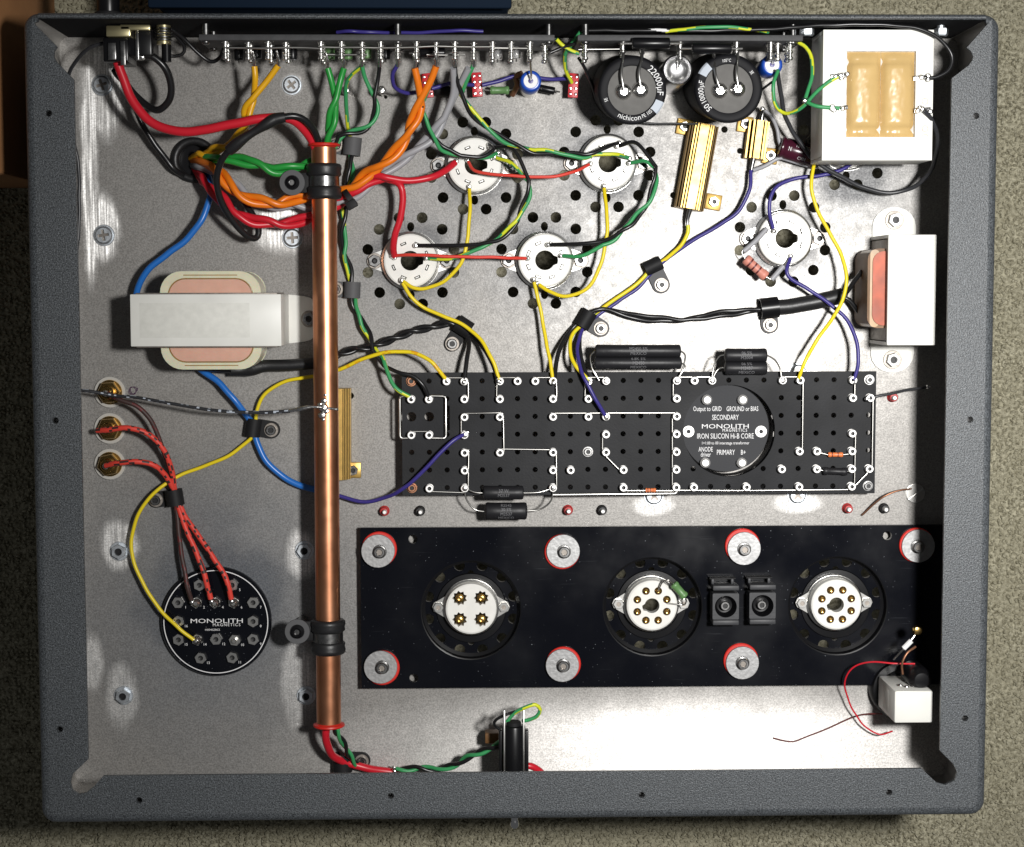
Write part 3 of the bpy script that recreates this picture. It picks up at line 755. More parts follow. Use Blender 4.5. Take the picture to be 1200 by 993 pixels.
def interstage():
    s = sc(850, 505, 12)
    c = P(850, 502, 12.0); z = 12.0; t = thing('round_terminal_disc', 'grey printed round transformer disc set into a hole of the turret board', 'transformer', (c.x, c.y, 0))
    B().lathe([(0, 0), (25.3, 0), (25.3, z-2), (25.1, z-.4), (24.8, z), (0, z)], (c.x, c.y, 0), 64).build('disc', 'fibre_edge', t, smooth=40)
    B().lathe([(25.9, 1), (26.1, z-1.2), (25.5, z-.6)], (ICC.x, ICC.y, 0), 64).build('collar', 'nylon_black', t)
    for x, y in ((829, 469), (871, 469), (827, 543), (870, 543)):
        p = P(x, y, z+5); B().lathe([(2.9, z), (2.9, z+3.4), (2.4, z+3.9), (1.9, z+4.8), (0, z+5)], (p.x, p.y, 0), 14).build('terminal_post', 'turret', t)
    for x, y in ((807, 506), (892, 506)):
        p = P(x, y, z+1); b = B(); washer(b, p, z, 3.4, 2.4, .5, 0); cap_screw(b, p, z, 2.2, .9, 0, 1); b.build('screw', ['turret', 'dark'], t)
    b = B()
    def pr(tx, x, y, h, st=1.0, sp=1.0):
        p = P(x, y, z+.08); b.flat(text(tx, h, st, sp), lambda u, v: V((p.x+u, p.y+v, z+.08)))
    pr('Output to GRID', 829, 479.5, 3.9, .62); pr('GROUND or BIAS', 870, 479.5, 3.9, .6); pr('SECONDARY', 850, 489.5, 4.2, .62)
    pr('MONOLITH', 850, 500, 3.6, 1.45); pr('MAGNETICS', 861, 504.5, 2.6, .85, 1.25); pr('IRON SILICON Hi-B CORE', 850, 511.5, 4.3, .66)
    pr('1+1:00 to 00 interstage transformer', 850, 519.5, 2.4, .78); pr('ANODE', 827, 527, 3.9, .6); pr('driver', 827, 533, 3.9, .62); pr('PRIMARY', 850.5, 530.5, 4.2, .62); pr('B+', 871, 530.5, 4.0, .65)
    b.build('lettering', 'white_print', t, smooth=0)
interstage()

# ------------------------------------------------------------------ resistors
def wirewound(px0, px1, py, r, z, label, leads=None, lines=('68 5%', 'M2450'), base=None):
    a, b_ = P(px0, py, z), P(px1, py, z); t = thing('wirewound_resistor', label, 'resistor', (a+b_)/2)
    d = (b_-a); ln = d.length; d.normalize()
    pr = [(0, 0), (r*.5, .05), (r*.9, .5), (r, 1.4), (r*.97, ln*.3), (r*.98, ln*.5), (r*.97, ln*.7), (r, ln-1.4), (r*.9, ln-.5), (r*.5, ln-.05), (0, ln)]
    B().lathe(pr, a, 20, d).build('body', 'resistor_black', t, smooth=50)
    b = B(); mid = (a+b_)/2; w = V((0, 0, 1)).cross(d); w.normalize()
    for k, tx in enumerate(lines):
        def fn(u, v, k=k):
            s = v-(k-(len(lines)-1)/2)*-2.6*-1; an = s/r
            return mid+d*u+(w*math.sin(an)+V((0, 0, 1))*math.cos(an))*(r+.06)
        b.flat(text(tx, 2.7, .9), fn)
    b.build('lettering', 'grey_print', t, smooth=0)
    for l in leads or []:
        B().tube(spline(pix(l) if len(l[0]) == 3 else l, .8), .5, 7).build('lead', 'bus', t, smooth=60)
wirewound(697, 798, 411.5, 3.6, 22, 'long black wirewound resistor, the outer one of the pair above the turret board', [[(698, 411, 22), (692, 418, 21), (694, 432, 20), (702, 446, 20)], [(797, 411, 22), (803, 417, 21), (800, 432, 20), (794, 446, 20)]], ('M2450 5%', 'MEXICO'))
wirewound(696, 799, 425.5, 3.6, 21, 'long black wirewound resistor, the one overlapping the turret board edge of its pair', [[(697, 425, 21), (693, 430, 20), (699, 440, 20), (702, 446, 20)], [(798, 425, 21), (803, 430, 20), (797, 440, 20), (793, 446, 20)]], ('6.8K 5%', 'M2450', 'MEXICO'))
wirewound(849, 899, 416.5, 3.9, 22, 'short black wirewound resistor, the outer one of the pair by the right P-clip', [[(850, 416, 22), (843, 418, 21), (837, 428, 20), (834, 445, 20)], [(898, 416, 22), (908, 422, 21), (914, 432, 20), (916, 445, 20)]], ('06 5%', 'M2004'))
wirewound(849, 899, 431.5, 3.9, 21, 'short black wirewound resistor, the one overlapping the board edge of its pair', [[(850, 431, 21), (843, 432, 20), (838, 438, 20), (835, 446, 20)]], ('06 5%', 'M2457', 'MEXICO'))
wirewound(566, 614, 577.5, 4.0, 20, 'stubby black resistor lying on the front edge of the turret board', [[(567, 578, 20), (556, 577, 20), (545, 572, 19)], [(613, 578, 20), (632, 577, 20), (648, 572, 19)]], ('37 W', 'M2537'))
wirewound(568, 618, 599, 5.0, 17, 'stubby black resistor hanging off the front edge beside the test posts', [[(569, 600, 17), (556, 597, 17), (547, 586, 18), (544, 573, 19)], [(617, 599, 17), (633, 597, 17), (645, 588, 18), (649, 573, 19)]], ('RS545', '30 5%', 'M2537', 'MEXICO'))
def banded(p0, p1, r, m, label, leads=(), bands=(.25, .4, .55, .75), bm='band_dark'):
    a, b_ = P(*p0), P(*p1); t = thing('film_resistor', label, 'resistor', (a+b_)/2); d = b_-a; ln = d.length
    pr = [(0, 0), (r*.8, .2), (r, .8), (r, ln*.18), (r*.86, ln*.24), (r*.86, ln*.76), (r, ln*.82), (r, ln-.8), (r*.8, ln-.2), (0, ln)]
    body = B().lathe(pr, a, 16, d).build('body', m, t, smooth=50)
    for f in bands:
        rr = r*.86 if .24 < f < .76 else r
        q = a+d*f; B().lathe([(rr+.05, 0), (rr+.05, ln*.06)], q, 16, d).build('colour_band', bm, body)
    for l in leads: B().tube(spline(pix(l), .8), .45, 7).build('lead', 'bus', t, smooth=60)
banded((970, 533, ZB+2.6), (988, 533, ZB+2.6), 1.5, 'resistor_orange', 'small orange resistor at the right end of the turret board', [[(958, 530, ZB+2.5), (970, 533, ZB+2.6)], [(988, 533, ZB+2.6), (998, 532, ZB+2.5)]], (.25, .62))
banded((756, 574.5, ZB+2.4), (769, 574.5, ZB+2.4), 1.25, 'resistor_orange', 'tiny orange resistor in the bus wire along the front board edge', [], (.2, .45))
banded((964, 552, ZB+2.8), (993, 553, ZB+2.8), 2.3, 'resistor_black', 'black axial diode below the small orange resistor on the turret board', [[(957, 549, ZB+2.6), (965, 552, ZB+2.8)], [(992, 553, ZB+2.8), (999, 551, ZB+2.6)]], ())
banded((873, 303, 14), (898, 325, 14), 3.1, 'resistor_pink', 'pink carbon resistor standing off beside a ceramic tube socket', [[(898, 269, 11), (885, 283, 13), (870, 294, 14), (873, 303, 14)], [(898, 325, 14), (906, 327, 14), (918, 314, 13), (926, 302, 11)]], (.2, .4, .6))
b = B()
for q in ([(899, 268, 11.5), (884, 284, 13), (871, 295, 14)], [(904, 328, 14), (918, 312, 13)]): b.tube(spline(pix(q), 1), 1.5, 8)
b.build('insulating_sleeve', 'grey_wire', origin=P(890, 290, 12), smooth=60, label='clear grey sleeving on the leads of the pink carbon resistor', cat='sleeve')
banded((789, 684, 17), (803, 700, 17), 2.6, 'resistor_green', 'small green resistor leaning on the middle gold pin socket', [[(771, 694, 15), (776, 683, 17), (783, 680, 18), (789, 684, 17)], [(803, 700, 17), (804, 705, 16), (800, 709, 13), (782, 707, 14)]], ())

# gold aluminium-housed resistors
def housed(corners, z, label, ears, tips, fins=5):
    q = [P(x, y, z) for x, y in corners]   # around the top face
    c = sum(q, V((0, 0, 0)))/4; u = ((q[1]-q[0])+(q[2]-q[3]))/2; v = ((q[3]-q[0])+(q[2]-q[1]))/2
    w, l = u.length, v.length; v.normalize(); u = V((0, 0, 1)).cross(v)*(-1 if u.dot(V((0, 0, 1)).cross(v)) < 0 else 1)
    t = thing('housed_resistor', label, 'resistor', (c.x, c.y, 0))
    n = fins; prof = [(-w/2, .3)]
    # finned cross-section
    top = [(-w/2, z*.55)]
    hh = [z*(.70+.26*(k/max(1, n-1))) for k in range(n)]; fw = w*.34/n
    for k in range(n):
        x = -w/2+k*fw; top += [(x+.02, hh[k]), (x+fw*.52, hh[k]), (x+fw*.54, hh[k]-2.6), (x+fw*.98, hh[k]-2.6)]
    top += [(-w*.155, z), (w*.155, z)]
    for k in reversed(range(n)):
        x = w/2-k*fw; top += [(x-fw*.98, hh[k]-2.6), (x-fw*.54, hh[k]-2.6), (x-fw*.52, hh[k]), (x-.02, hh[k])]
    sec = prof+top+[(w/2, z*.55), (w/2, .3)]
    m = len(sec); vs = []
    for s_ in (-l/2, l/2): vs += [V((c.x, c.y, 0))+u*a+v*s_+V((0, 0, h)) for a, h in sec]
    hb = B().add(vs, [list(range(m))[::-1], list(range(m, 2*m))]+[[i, (i+1) % m, m+(i+1) % m, m+i] for i in range(m)])
    for q_ in range(2, len(hb.f)):
        i0 = q_-2; a1, a2 = sec[i0], sec[(i0+1) % m]
        if any(abs(a1[1]-(h_-2.6)) < 1e-6 or abs(a2[1]-(h_-2.6)) < 1e-6 for h_ in hh): hb.m[q_] = 1
    hb.build('housing', ['gold_anod', 'gold_groove'], t, smooth=20)
    for ex, ey in ears:
        p = P(ex, ey, 1.5); B().box((p.x, p.y, 1.4), (9, 9, 2.2), rz=math.atan2(u.y, u.x), bev=.5).build('ear', 'gold_anod', t)
        nut_parts(t, p, 2.5, 3.0, 2.2, 0, 'steel')
    for tp in tips: B().tube(spline(pix(tp), .8), lambda f: 1.6-.9*f, 8).build('terminal', 'steel', t, smooth=60)
housed([(809, 145), (845, 145), (825, 246), (793, 243)], 15, 'large gold finned resistor bolted down below the big black capacitors', [(802, 149), (836, 237)], [[(809, 244, 9), (806, 256, 8), (806, 266, 8)]], 4)
housed([(880, 141), (903.5, 141), (898, 187), (874, 184)], 14, 'small gold resistor next to the maroon capacitor', [(873, 146), (902, 183)], [[(892, 142, 8), (894, 133, 9), (896, 128, 10)], [(883, 186, 8), (881, 196, 8), (880, 203, 8)]], 2)
housed([(385, 456), (410, 456), (410, 563), (385, 563)], 14, 'gold finned resistor mostly hidden behind the copper pipe', [(414, 551)], [], 5)

# ------------------------------------------------------------------ transformers
def left_transformer():
    z = 42.0; a, c = P(152, 345, z), P(330, 406, z); x0, x1, y1, y0 = a.x, c.x, a.y, c.y
    t = thing('output_choke', 'white steel bracket transformer with a cream and pink coil, by the blue wire', 'transformer', ((x0+x1)/2, (y0+y1)/2, 0))
    b = B(); b.box(((x0+x1)/2, (y0+y1)/2, z-1), (x1-x0, y1-y0, 2), bev=.6)
    for x in (x0+1, x1-1): b.box((x, (y0+y1)/2, z/2-.4), (2, y1-y0-.4, z-1.6), bev=.3)
    br = b.build('bracket', 'white_paint', t)
    B().box(((x0+x1)/2-6, (y0+y1)/2, z+.03), (60, 19, .12), bev=.03).build('label_ghost', 'ghost', br)
    for x, sg in ((x1, 1), (x0+10, -1)):
        o = [(x, y0+.4), (x+sg*9, y0+1.4)]+[(x+sg*(9+9*math.sin(math.radians(k))), (y0+y1)/2-(y1-y0-3)/2*math.cos(math.radians(k))) for k in range(0, 181, 20)]+[(x+sg*9, y1-1.4), (x, y1-.4)]
        xx = (min(x, x+sg*18)); hl = [circ((x+sg*11.5, (y0+y1)/2), 2.4, 12)]
        o = o if sg > 0 else o[::-1]
        B().sheet(o, hl, .1, 1.6).build('foot', 'white_paint', t)
        nut_parts(t, (x+sg*11.5, (y0+y1)/2), 1.6, 3.8, 3, 4.8, 'steel')
    B().box(((x0+x1)/2, (y0+y1)/2, 20), (x1-x0-5, y1-y0+1.4, 38), bev=.3).build('core', 'lamination', t)
    p, q = P(187, 318, 33), P(307, 433, 33)
    b = B(); b.sheet(rrect(p.x, q.y, q.x, p.y, 11, 8), [], 8, 10.5); b.sheet(rrect(p.x, q.y, q.x, p.y, 12, 8), [], 10.5, 33)
    b.build('bobbin', 'bobbin', t)
    B().sheet(rrect(p.x+5, q.y+4.5, q.x-5, p.y-4.5, 9, 8), [], 32, 33.5).build('winding', 'winding', t)
    b = B(); rr_ = rrect(p.x+4.6, q.y+4.1, q.x-4.6, p.y-4.1, 9.4, 8); b.tube([V((x_, y_, 33.2)) for x_, y_ in rr_+rr_[:1]], .35, 6); b.build('tape_edge', 'bobbin_amber', t, smooth=60)
    for y_ in (q.y+2.2, p.y-2.2): B().box(((p.x+q.x)/2, y_, 33.05), (q.x-p.x-26, .5, .2)).build('tape_seam', 'bobbin_amber', t)
left_transformer()
def right_transformer():
    z = 44.0; a, c = P(1041, 275, z), P(1096, 405, z); x0, x1, y1, y0 = a.x, c.x, a.y, c.y
    t = thing('interstage_choke', 'white bracket transformer with an orange coil against the right wall', 'transformer', ((x0+x1)/2, (y0+y1)/2, 0))
    b = B(); b.box(((x0+x1)/2, (y0+y1)/2, z-1), (x1-x0, y1-y0, 2), bev=.8)
    for y in (y0+1, y1-1): b.box(((x0+x1)/2, y, z/2-.4), (x1-x0-.4, 2, z-1.6), bev=.3)
    b.build('bracket', 'white_paint', t)
    for y, sg in ((y1, 1), (y0, -1)):
        w = x1-x0-2
        o = [(x0+1, y), (x1-1, y)]+[((x0+x1)/2+w/2*math.cos(math.radians(k)), y+sg*(6+11*math.sin(math.radians(k)))) for k in range(0, 181, 20)]
        o = o if sg > 0 else o[::-1]
        B().sheet(o, [circ(((x0+x1)/2, y+sg*9.5), 2.2, 12)], .1, 1.6).build('foot', 'white_paint', t)
        nut_parts(t, ((x0+x1)/2, y+sg*9.5), 1.6, 4.2, 3.4, 5.4, 'steel')
    B().box(((x0+x1)/2, (y0+y1)/2, 21), (x1-x0-.8, y1-y0-5, 38), bev=.3).build('core', 'lamination', t)
    yc = (y0+y1)/2+1
    for xs, zl, zh, hw, m, nm in ((x0-9.5, 5, 37, 22, 'bobbin_brown', 'bobbin'), (x0-7, 9, 38.5, 20.5, 'winding_red', 'winding'),):
        b = B(); b.sheet(rrect(xs, yc-hw, x1-1, yc+hw, 6, 6), [], zl, zh); b.build(nm, m, t, smooth=50)
    b = B(); b.sheet(rrect(x0-8.3, yc-21.4, x0-3, yc+21.4, 2.5, 5), [], 12, 37.6); b.build('tape_wrap', 'bobbin_amber', t, smooth=50)
right_transformer()
def coil_transformer():
    z = 60.0; a, c = P(965, 35, z), P(1092, 188, z); x0, x1, y1, y0 = a.x, c.x, a.y, c.y
    t = thing('power_choke', 'large white frame transformer with two amber taped coils, bolted to the rear wall', 'transformer', ((x0+x1)/2, (y0+y1)/2, 26))
    p, q = P(992, 60, z), P(1072, 161, z)
    hole = [(p.x, q.y), (q.x, q.y), (q.x, p.y), (p.x, p.y)]
    b = B(); b.sheet([(x0, y0), (x1, y0), (x1, y1), (x0, y1)], [hole], z-2, z); b.build('frame', 'white_paint', t, smooth=30)
    b = B(); b.box(((x0+x1)/2, y0+1, 43), (x1-x0-.2, 2, 30), bev=.2); b.box(((x0+x1)/2, y1-1, 43), (x1-x0-.2, 2, 30), bev=.2)
    b.box((x0+1, (y0+y1)/2, 43), (2, y1-y0-4.4, 30), bev=.2); b.box((x1-1, (y0+y1)/2, 43), (2, y1-y0-4.4, 30), bev=.2)
    b.build('side', 'white_paint', t)
    B().box(((x0+x1)/2, (y0+y1)/2, 42), (x1-x0-5, y1-y0-5, 31)).build('core', 'lamination', t)
    xm = P(1033, 100, z).x
    for u0, u1 in ((p.x+.9, xm-.05), (xm+.05, q.x-.2)):
        b = B(); nx, ny = 20, 34; rnd = random.Random(int(u0*10)); vs = []
        for j in range(ny+1):
            for i in range(nx+1):
                fx, fy = i/nx, j/ny; e = min(1, min(fx, 1-fx)*7)*min(1, min(fy, 1-fy)*5)
                vs.append(V((u0+(u1-u0)*fx, q.y+.3+(p.y-q.y-.6)*fy, z-3.4+4.6*math.sin(math.pi*min(.5, .2+fx*.7 if fx < .5 else .2+(1-fx)*.7))*min(1, e+.15)**.5+rnd.uniform(-.12, .12)-1.1*max(0, 1-abs(fy-.09)*22)*(.4+fx)-1.0*max(0, 1-abs(fy-.88)*20)*(1.2-fx)-.9*max(0, 1-abs(fx-.5-.35*(fy-.5))*14)*max(0, abs(fy-.5)*2-.55))))
        b.add(vs, [[j*(nx+1)+i, j*(nx+1)+i+1, (j+1)*(nx+1)+i+1, (j+1)*(nx+1)+i] for j in range(ny) for i in range(nx)])
        b.box(((u0+u1)/2, (p.y+q.y)/2, z-8), (u1-u0-.2, p.y-q.y-1.4, 8))
        b.build('coil', 'tape', t, smooth=60)
    for x, y in ((983, 89), (984, 127), (1080, 91), (1081, 129)):
        g = P(x, y, z+1); b = B()
        b.box((g.x, g.y, z+.8), (9, 2.4, .7), rz=.2*random.random(), bev=.2)
        for k in range(4):
            b.lathe([(0, 1.3), (1.0, 1), (1.4, .3), (1.1, -.6)], g+V((random.uniform(-4.5, 4.5), random.uniform(-1.3, 1.3), .8)), 8)
        b.build('solder_lug', 'solder', t, smooth=60)
    for x, y in ((1084, 119), (1084, 151), (1084, 161)):
        g = P(x, y, z); B().lathe([(1.3, z-.5), (1.3, z+.06), (1.9, z+.06), (1.9, z-.5)], (g.x, g.y, 0), 14).build('frame_hole', 'lamination', t)
    for l in ([(969, 184), (982, 171)], [(1076, 171), (1089, 184)]):
        a_, e_ = P(*l[0], z), P(*l[1], z); B().box(((a_.x+e_.x)/2, (a_.y+e_.y)/2, z-.02), ((e_-a_).length, .45, .1), rz=math.atan2(e_.y-a_.y, e_.x-a_.x)).build('corner_seam', 'lamination', t)
    for x in (948, 1106):
        g = P(x, 40, 56); b = B(); b.rod((g.x, YT-3.2, 50), (g.x, YT-9, 50), 2.2); b.lathe([(0, 4), (3.2, 4), (4, 3), (4, 0), (0, 0)], (g.x, YT-5, 50), 6, (0, -1, 0)); b.build('wall_bolt', 'zinc', t)
coil_transformer()
def round_transformer():
    z = 5.0; c = P(253, 729, z); t = thing('round_transformer', 'round glossy black transformer terminal disc with a ring of hex nuts', 'transformer', (c.x, c.y, 0))
    B().lathe([(0, 0), (31.6, 0), (31.8, z-1), (31.2, z), (0, z)], (c.x, c.y, 0), 72).build('disc', 'black_acrylic', t, smooth=40)
    b = B(); b.lathe([(29.6, z+.06), (30.1, z+.06)], (c.x, c.y, 0), 96); b.build('ring_line', 'white_print', t, smooth=0)
    nuts = [(233.5, 686, 3), (272, 686, 5), (208.5, 706.5, 1), (230, 706.5, 2), (252, 706.5, 4), (274, 706.5, 6), (296.5, 706.5, 7), (209, 728.5, 16), (296.5, 728.5, 8), (209, 750, 15), (231, 750, 14), (253, 749.5, 12), (275, 750.5, 10), (296.5, 749.5, 9), (235, 771.5, 13), (272, 771, 11)]
    tb = B()
    for x, y, k in nuts:
        g = P(x, y, z+2); n = B().hexp((g.x, g.y), 3.6, z, z+2.3, 1.5, random.random()).build('hex_nut', 'tin', t)
        if k in (2, 4, 6, 14, 10):
            B().lathe([(1.5, z+1), (1.5, z+4.8), (1.1, z+5.2), (0, z+5.2)], (g.x, g.y, 0), 12).build('post', 'tin', n)
            if k != 10: B().lathe([(2.8, z+2.2), (2.5, z+3.2), (1.6, z+4.4), (0, z+5.4)], (g.x+.3, g.y-.2, 0), 10).build('solder', 'solder', n)
        else: B().lathe([(1.5, z+.3), (0, z+.3)], (g.x, g.y, 0), 10).build('bore', 'dark', n)
        l = P(x+9, y+5.5, z+.1); tb.flat(text(str(k), 2.1), lambda u, v: V((l.x+u, l.y+v, z+.07)))
    for tx, x, y, h, st, sp in (('MONOLITH', 254, 728, 3.6, 1.62, 1.0), ('MAGNETICS', 265.5, 732.5, 2.4, 1.0, 1.3), ('H0040ZRS2', 249, 738.3, 1.6, 1.1, 1.0)):
        p = P(x, y, z); tb.flat(text(tx, h, st, sp), lambda u, v: V((p.x+u, p.y+v, z+.07)))
    tb.build('lettering', 'white_print', t, smooth=0)
round_transformer()

# ------------------------------------------------------------------ copper pipe, clamps, clips
ZC = 30.0
def copper_pipe():
    a, b_ = P(379.5, 171, ZC), P(385.5, 849, ZC); d = b_-a; ln = d.length; r = 6.9
    t = thing('copper_pipe', 'long copper pipe carrying wires across the chassis', 'pipe', (a+b_)/2)
    B().lathe([(r, 0), (r, ln), (r-1, ln), (r-1, 0), (r, 0)], a, 40, d).build('tube', 'copper', t, smooth=60)
    for c, sg in ((a, -1), (b_, 1)):
        e = d.normalized()*sg
        B().lathe([(r-1.4, -2), (r+.3, -.6), (r+1.9, 0), (r+2.1, .8), (r+1.6, 1.4), (4.2, 1.3), (4.2, -3)], c-e*.2, 32, e).build('grommet', 'red_ring', t, smooth=50)
    q = P(379, 478, ZC+r); b = B()
    for dx, dy, rr in ((0, 0, 2.9), (.4, 3.8, 2.1), (-.6, -4.2, 2.5), (1, 7, 1.3), (-.2, -6.6, 1.3), (-1.6, 1.5, 1.8), (1.6, -2, 1.9)):
        b.lathe([(0, rr*.75), (rr*.6, rr*.55), (rr, 0), (rr*.9, -1.5)], q+V((dx, dy, -.5-abs(dx)*.2)), 12)
    b.build('solder_joint', 'solder', t, smooth=80)
copper_pipe()
def pipe_clamp(py, spx, spy, label):
    f = (py-171)/(849-171); c = P(379.5+6*f, py, ZC); t = thing('rubber_clamp', label, 'clamp', (c.x, c.y, 0))
    ax = (P(385.5, 849, ZC)-P(379.5, 171, ZC)).normalized(); r = 6.9
    for s in (-6.2, 6.2):
        B().lathe([(r+.05, -3.6), (r+1.7, -3.5), (r+2.7, -2.4), (r+2.4, -.6), (r+2.9, 1.0), (r+2.7, 2.6), (r+1.7, 3.5), (r+.05, 3.6)] if s > 0 else [(r+.05, -3.6), (r+1.7, -3.5), (r+2.7, -2.6), (r+2.9, -1.0), (r+2.4, .6), (r+2.7, 2.4), (r+1.7, 3.5), (r+.05, 3.6)], c+ax*s, 36, ax).build('rubber_lip', 'rubber', t, smooth=60)
    B().lathe([(r+.1, -3.4), (r+1.5, -3.4), (r+1.5, 3.4), (r+.1, 3.4)], c, 36, ax).build('band', 'steel', t, smooth=60)
    q = P(spx, spy, 34)
    b = B(); b.box(((q.x+c.x-r)/2, q.y, 30.5), (abs(c.x-r-q.x)+2, 11, 1.6), bev=.4); b.build('clamp_tab', 'nylon_black', t)
    b = B(); washer(b, q, 31.4, 7.0, 2, 1.4); b.build('washer', 'nylon_grey', t)
    b = B(); b.lathe([(1.6, 33.4), (1.6, 34.6), (2.4, 35.2), (3.6, 34.4), (4.1, 32.8)], (q.x, q.y, 0), 24); b.hexp((q.x, q.y), 1.7, 33, 33.4, mi=1); b.build('screw', ['black_gloss', 'steel'], t)
    B().rod((q.x, q.y, 0), (q.x, q.y, 30), 3.2, 16).build('standoff', 'steel', t)
pipe_clamp(213, 342, 214, 'black rubber-lined clamp on the copper pipe near its rear end')
pipe_clamp(746, 348, 741, 'black rubber-lined clamp on the copper pipe near its front end')

def p_clip(screw, loop, label, mt='nylon_grey', ml='nylon_black', w=10, r=3.2, zl=None, style=0):
    s = P(*screw, 2); e = P(*loop, r); d = V((e.x-s.x, e.y-s.y, 0)); ln = d.length; d.normalize(); wv = V((-d.y, d.x, 0))
    t = thing('p_clip', label, 'clip', (s.x, s.y, 0)); th = 1.1
    # tab with rounded end
    o = [V((s.x, s.y, 0))+d*(ln-r*.6)-wv*w/2, V((s.x, s.y, 0))+d*(ln-r*.6)+wv*w/2]
    o += [V((s.x, s.y, 0))+wv*(w/2*math.cos(math.radians(k)))-d*(w/2*math.sin(math.radians(k))) for k in range(0, 181, 20)]
    B().sheet([p[:2] for p in o][::-1] if False else [p[:2] for p in o], [], .1, 2.2).build('tab', mt, t)
    prof = [(ln-r*1.1, 2.2), (ln-r*1.05, 3.2)]
    cz = r+1.0
    arc = [(ln+(r+th)*math.cos(math.radians(a)), cz+(r+th)*math.sin(math.radians(a))) for a in range(170, -61, -23)]
    arci = [(ln+r*math.cos(math.radians(a)), cz+r*math.sin(math.radians(a))) for a in range(170, -61, -23)]
    vs = []; m = len(arc)
    for sg in (-1, 1):
        for pr in (arc, arci):
            vs += [V((s.x, s.y, 0))+d*x+wv*sg*(w/2+.1)+V((0, 0, z)) for x, z in pr]
    fs = []
    for i in range(m-1):
        fs += [[i, i+1, 2*m+i+1, 2*m+i], [m+i, 3*m+i, 3*m+i+1, m+i+1], [i, m+i, m+i+1, i+1], [2*m+i, 2*m+i+1, 3*m+i+1, 3*m+i]]
    fs += [[0, 2*m, 3*m, m], [m-1, 2*m-1, 4*m-1, 3*m-1]]
    B().add(vs, fs).build('loop', ml, t, smooth=50)
    b = B(); washer(b, s, 2.2, 4.1, 1, .7); b.build('washer', 'lamination', t)
    b = B(); cap_screw(b, s, 2.9, 2.9, 2.4, 0, 1); b.build('screw', ['steel', 'dark'], t)
p_clip((530, 403), (543, 383), 'black P-clip holding the twisted black pair above the turret board', 'nylon_black', 'nylon_black', 9, 4)
p_clip((704, 385), (686, 374), 'grey P-clip with black loop where yellow, purple and black wires meet', r=3.6)
p_clip((775, 334), (765, 312), 'grey P-clip with black loop on the yellow and purple wires below the gold resistor', r=3)
p_clip((902, 381), (901, 361), 'black P-clip gripping the end of the thick black sleeve', 'nylon_grey', 'black_gloss', 10, 5)
p_clip((318, 504), (297, 501), 'black P-clip where the blue and yellow wires cross', 'nylon_black', 'nylon_black', 10, 3.5)
p_clip((183, 586), (205, 583), 'black P-clip gathering the red braided wires', 'nylon_black', 'nylon_black', 9, 4)
p_clip((394, 170), (413, 172), 'grey P-clip beside the rear end of the copper pipe', 'nylon_grey', 'nylon_grey', 10, 4)
p_clip((394, 339), (413, 340), 'grey P-clip beside the middle of the copper pipe', 'nylon_grey', 'nylon_grey', 9, 3.6)
p_clip((424, 892), (402, 893), 'black P-clip on the red wire at the front wall', 'nylon_black', 'nylon_black', 10, 4.6)

# ------------------------------------------------------------------ wires
def stripe(base, alt, n=8, width=3, pitch=26):
    return lambda i, k: alt if ((k+int(i*n/pitch)) % n) < width else base
def ticks(base, alt, gap=5, seed=0):
    rnd = random.Random(seed); tb = {(i, k): (alt if rnd.random() < 1/gap else base) for i in range(600) for k in range(10)}
    return lambda i, k: tb.get((i % 600, k), base)
def wire(color, label, pts, r=1.2, alt=None, mode=None, n=8, step=1.6, name=None, group=None, cat='wire', tips=()):
    q = pix(pts); path = spline(q, step)
    mf = None; mats = [color]
    if alt: mats.append(alt); mf = stripe(0, 1, n) if mode != 'tick' else ticks(0, 1, 5, len(pts)*7+int(pts[0][0]))
    c = q[len(q)//2]; wobble(path, .14, int(pts[0][0]*3+pts[-1][1])); b = B().tube(path, r, n, mfun=mf)
    if r > .7: mats.append('solder'); tin_tips(b, path, r, len(mats)-1)
    return b.build(name or 'insulated_wire', mats, origin=c, smooth=70, label=label, cat=cat, group=group)
def pair(cols, label, pts, r=1.5, pitch=26, alts=(None, None), ends=((), ()), starts=((), ()), phase=0, tick=False):
    """two conductors twisted round a common path; ends fan out to their own points"""
    q = pix(pts); path = wobble(spline(q, 1.5), .4, int(pts[0][0]*5+pts[-1][1])); fr = frames(path); c = q[len(q)//2]
    t = thing('twisted_pair', label, 'wire', c)
    ds = [0.0]
    for a, b_ in zip(path, path[1:]): ds.append(ds[-1]+(b_-a).length)
    for s in (0, 1):
        pp = []
        for p, (a, b_), l in zip(path, fr, ds):
            an = 2*math.pi*l/pitch+math.pi*s+phase; pp.append(p+(a*math.cos(an)+b_*math.sin(an))*r*.98)
        st, en = pix(starts[s]), pix(ends[s])
        if st: pp = spline(st+[pp[2]], 1.5)[:-1]+pp[2:]
        if en: pp = pp[:-2]+spline([pp[-3]]+en, 1.5)[1:]
        mf = None; mats = [cols[s]]
        if alts[s]: mats.append(alts[s]); mf = ticks(0, 1, 6, s+int(pts[0][0])) if tick else stripe(0, 1)
        b = B().tube(pp, r, 8, mfun=mf); mats.append('solder'); tin_tips(b, pp, r, len(mats)-1)
        b.build('conductor', mats, t, smooth=70)
    return t
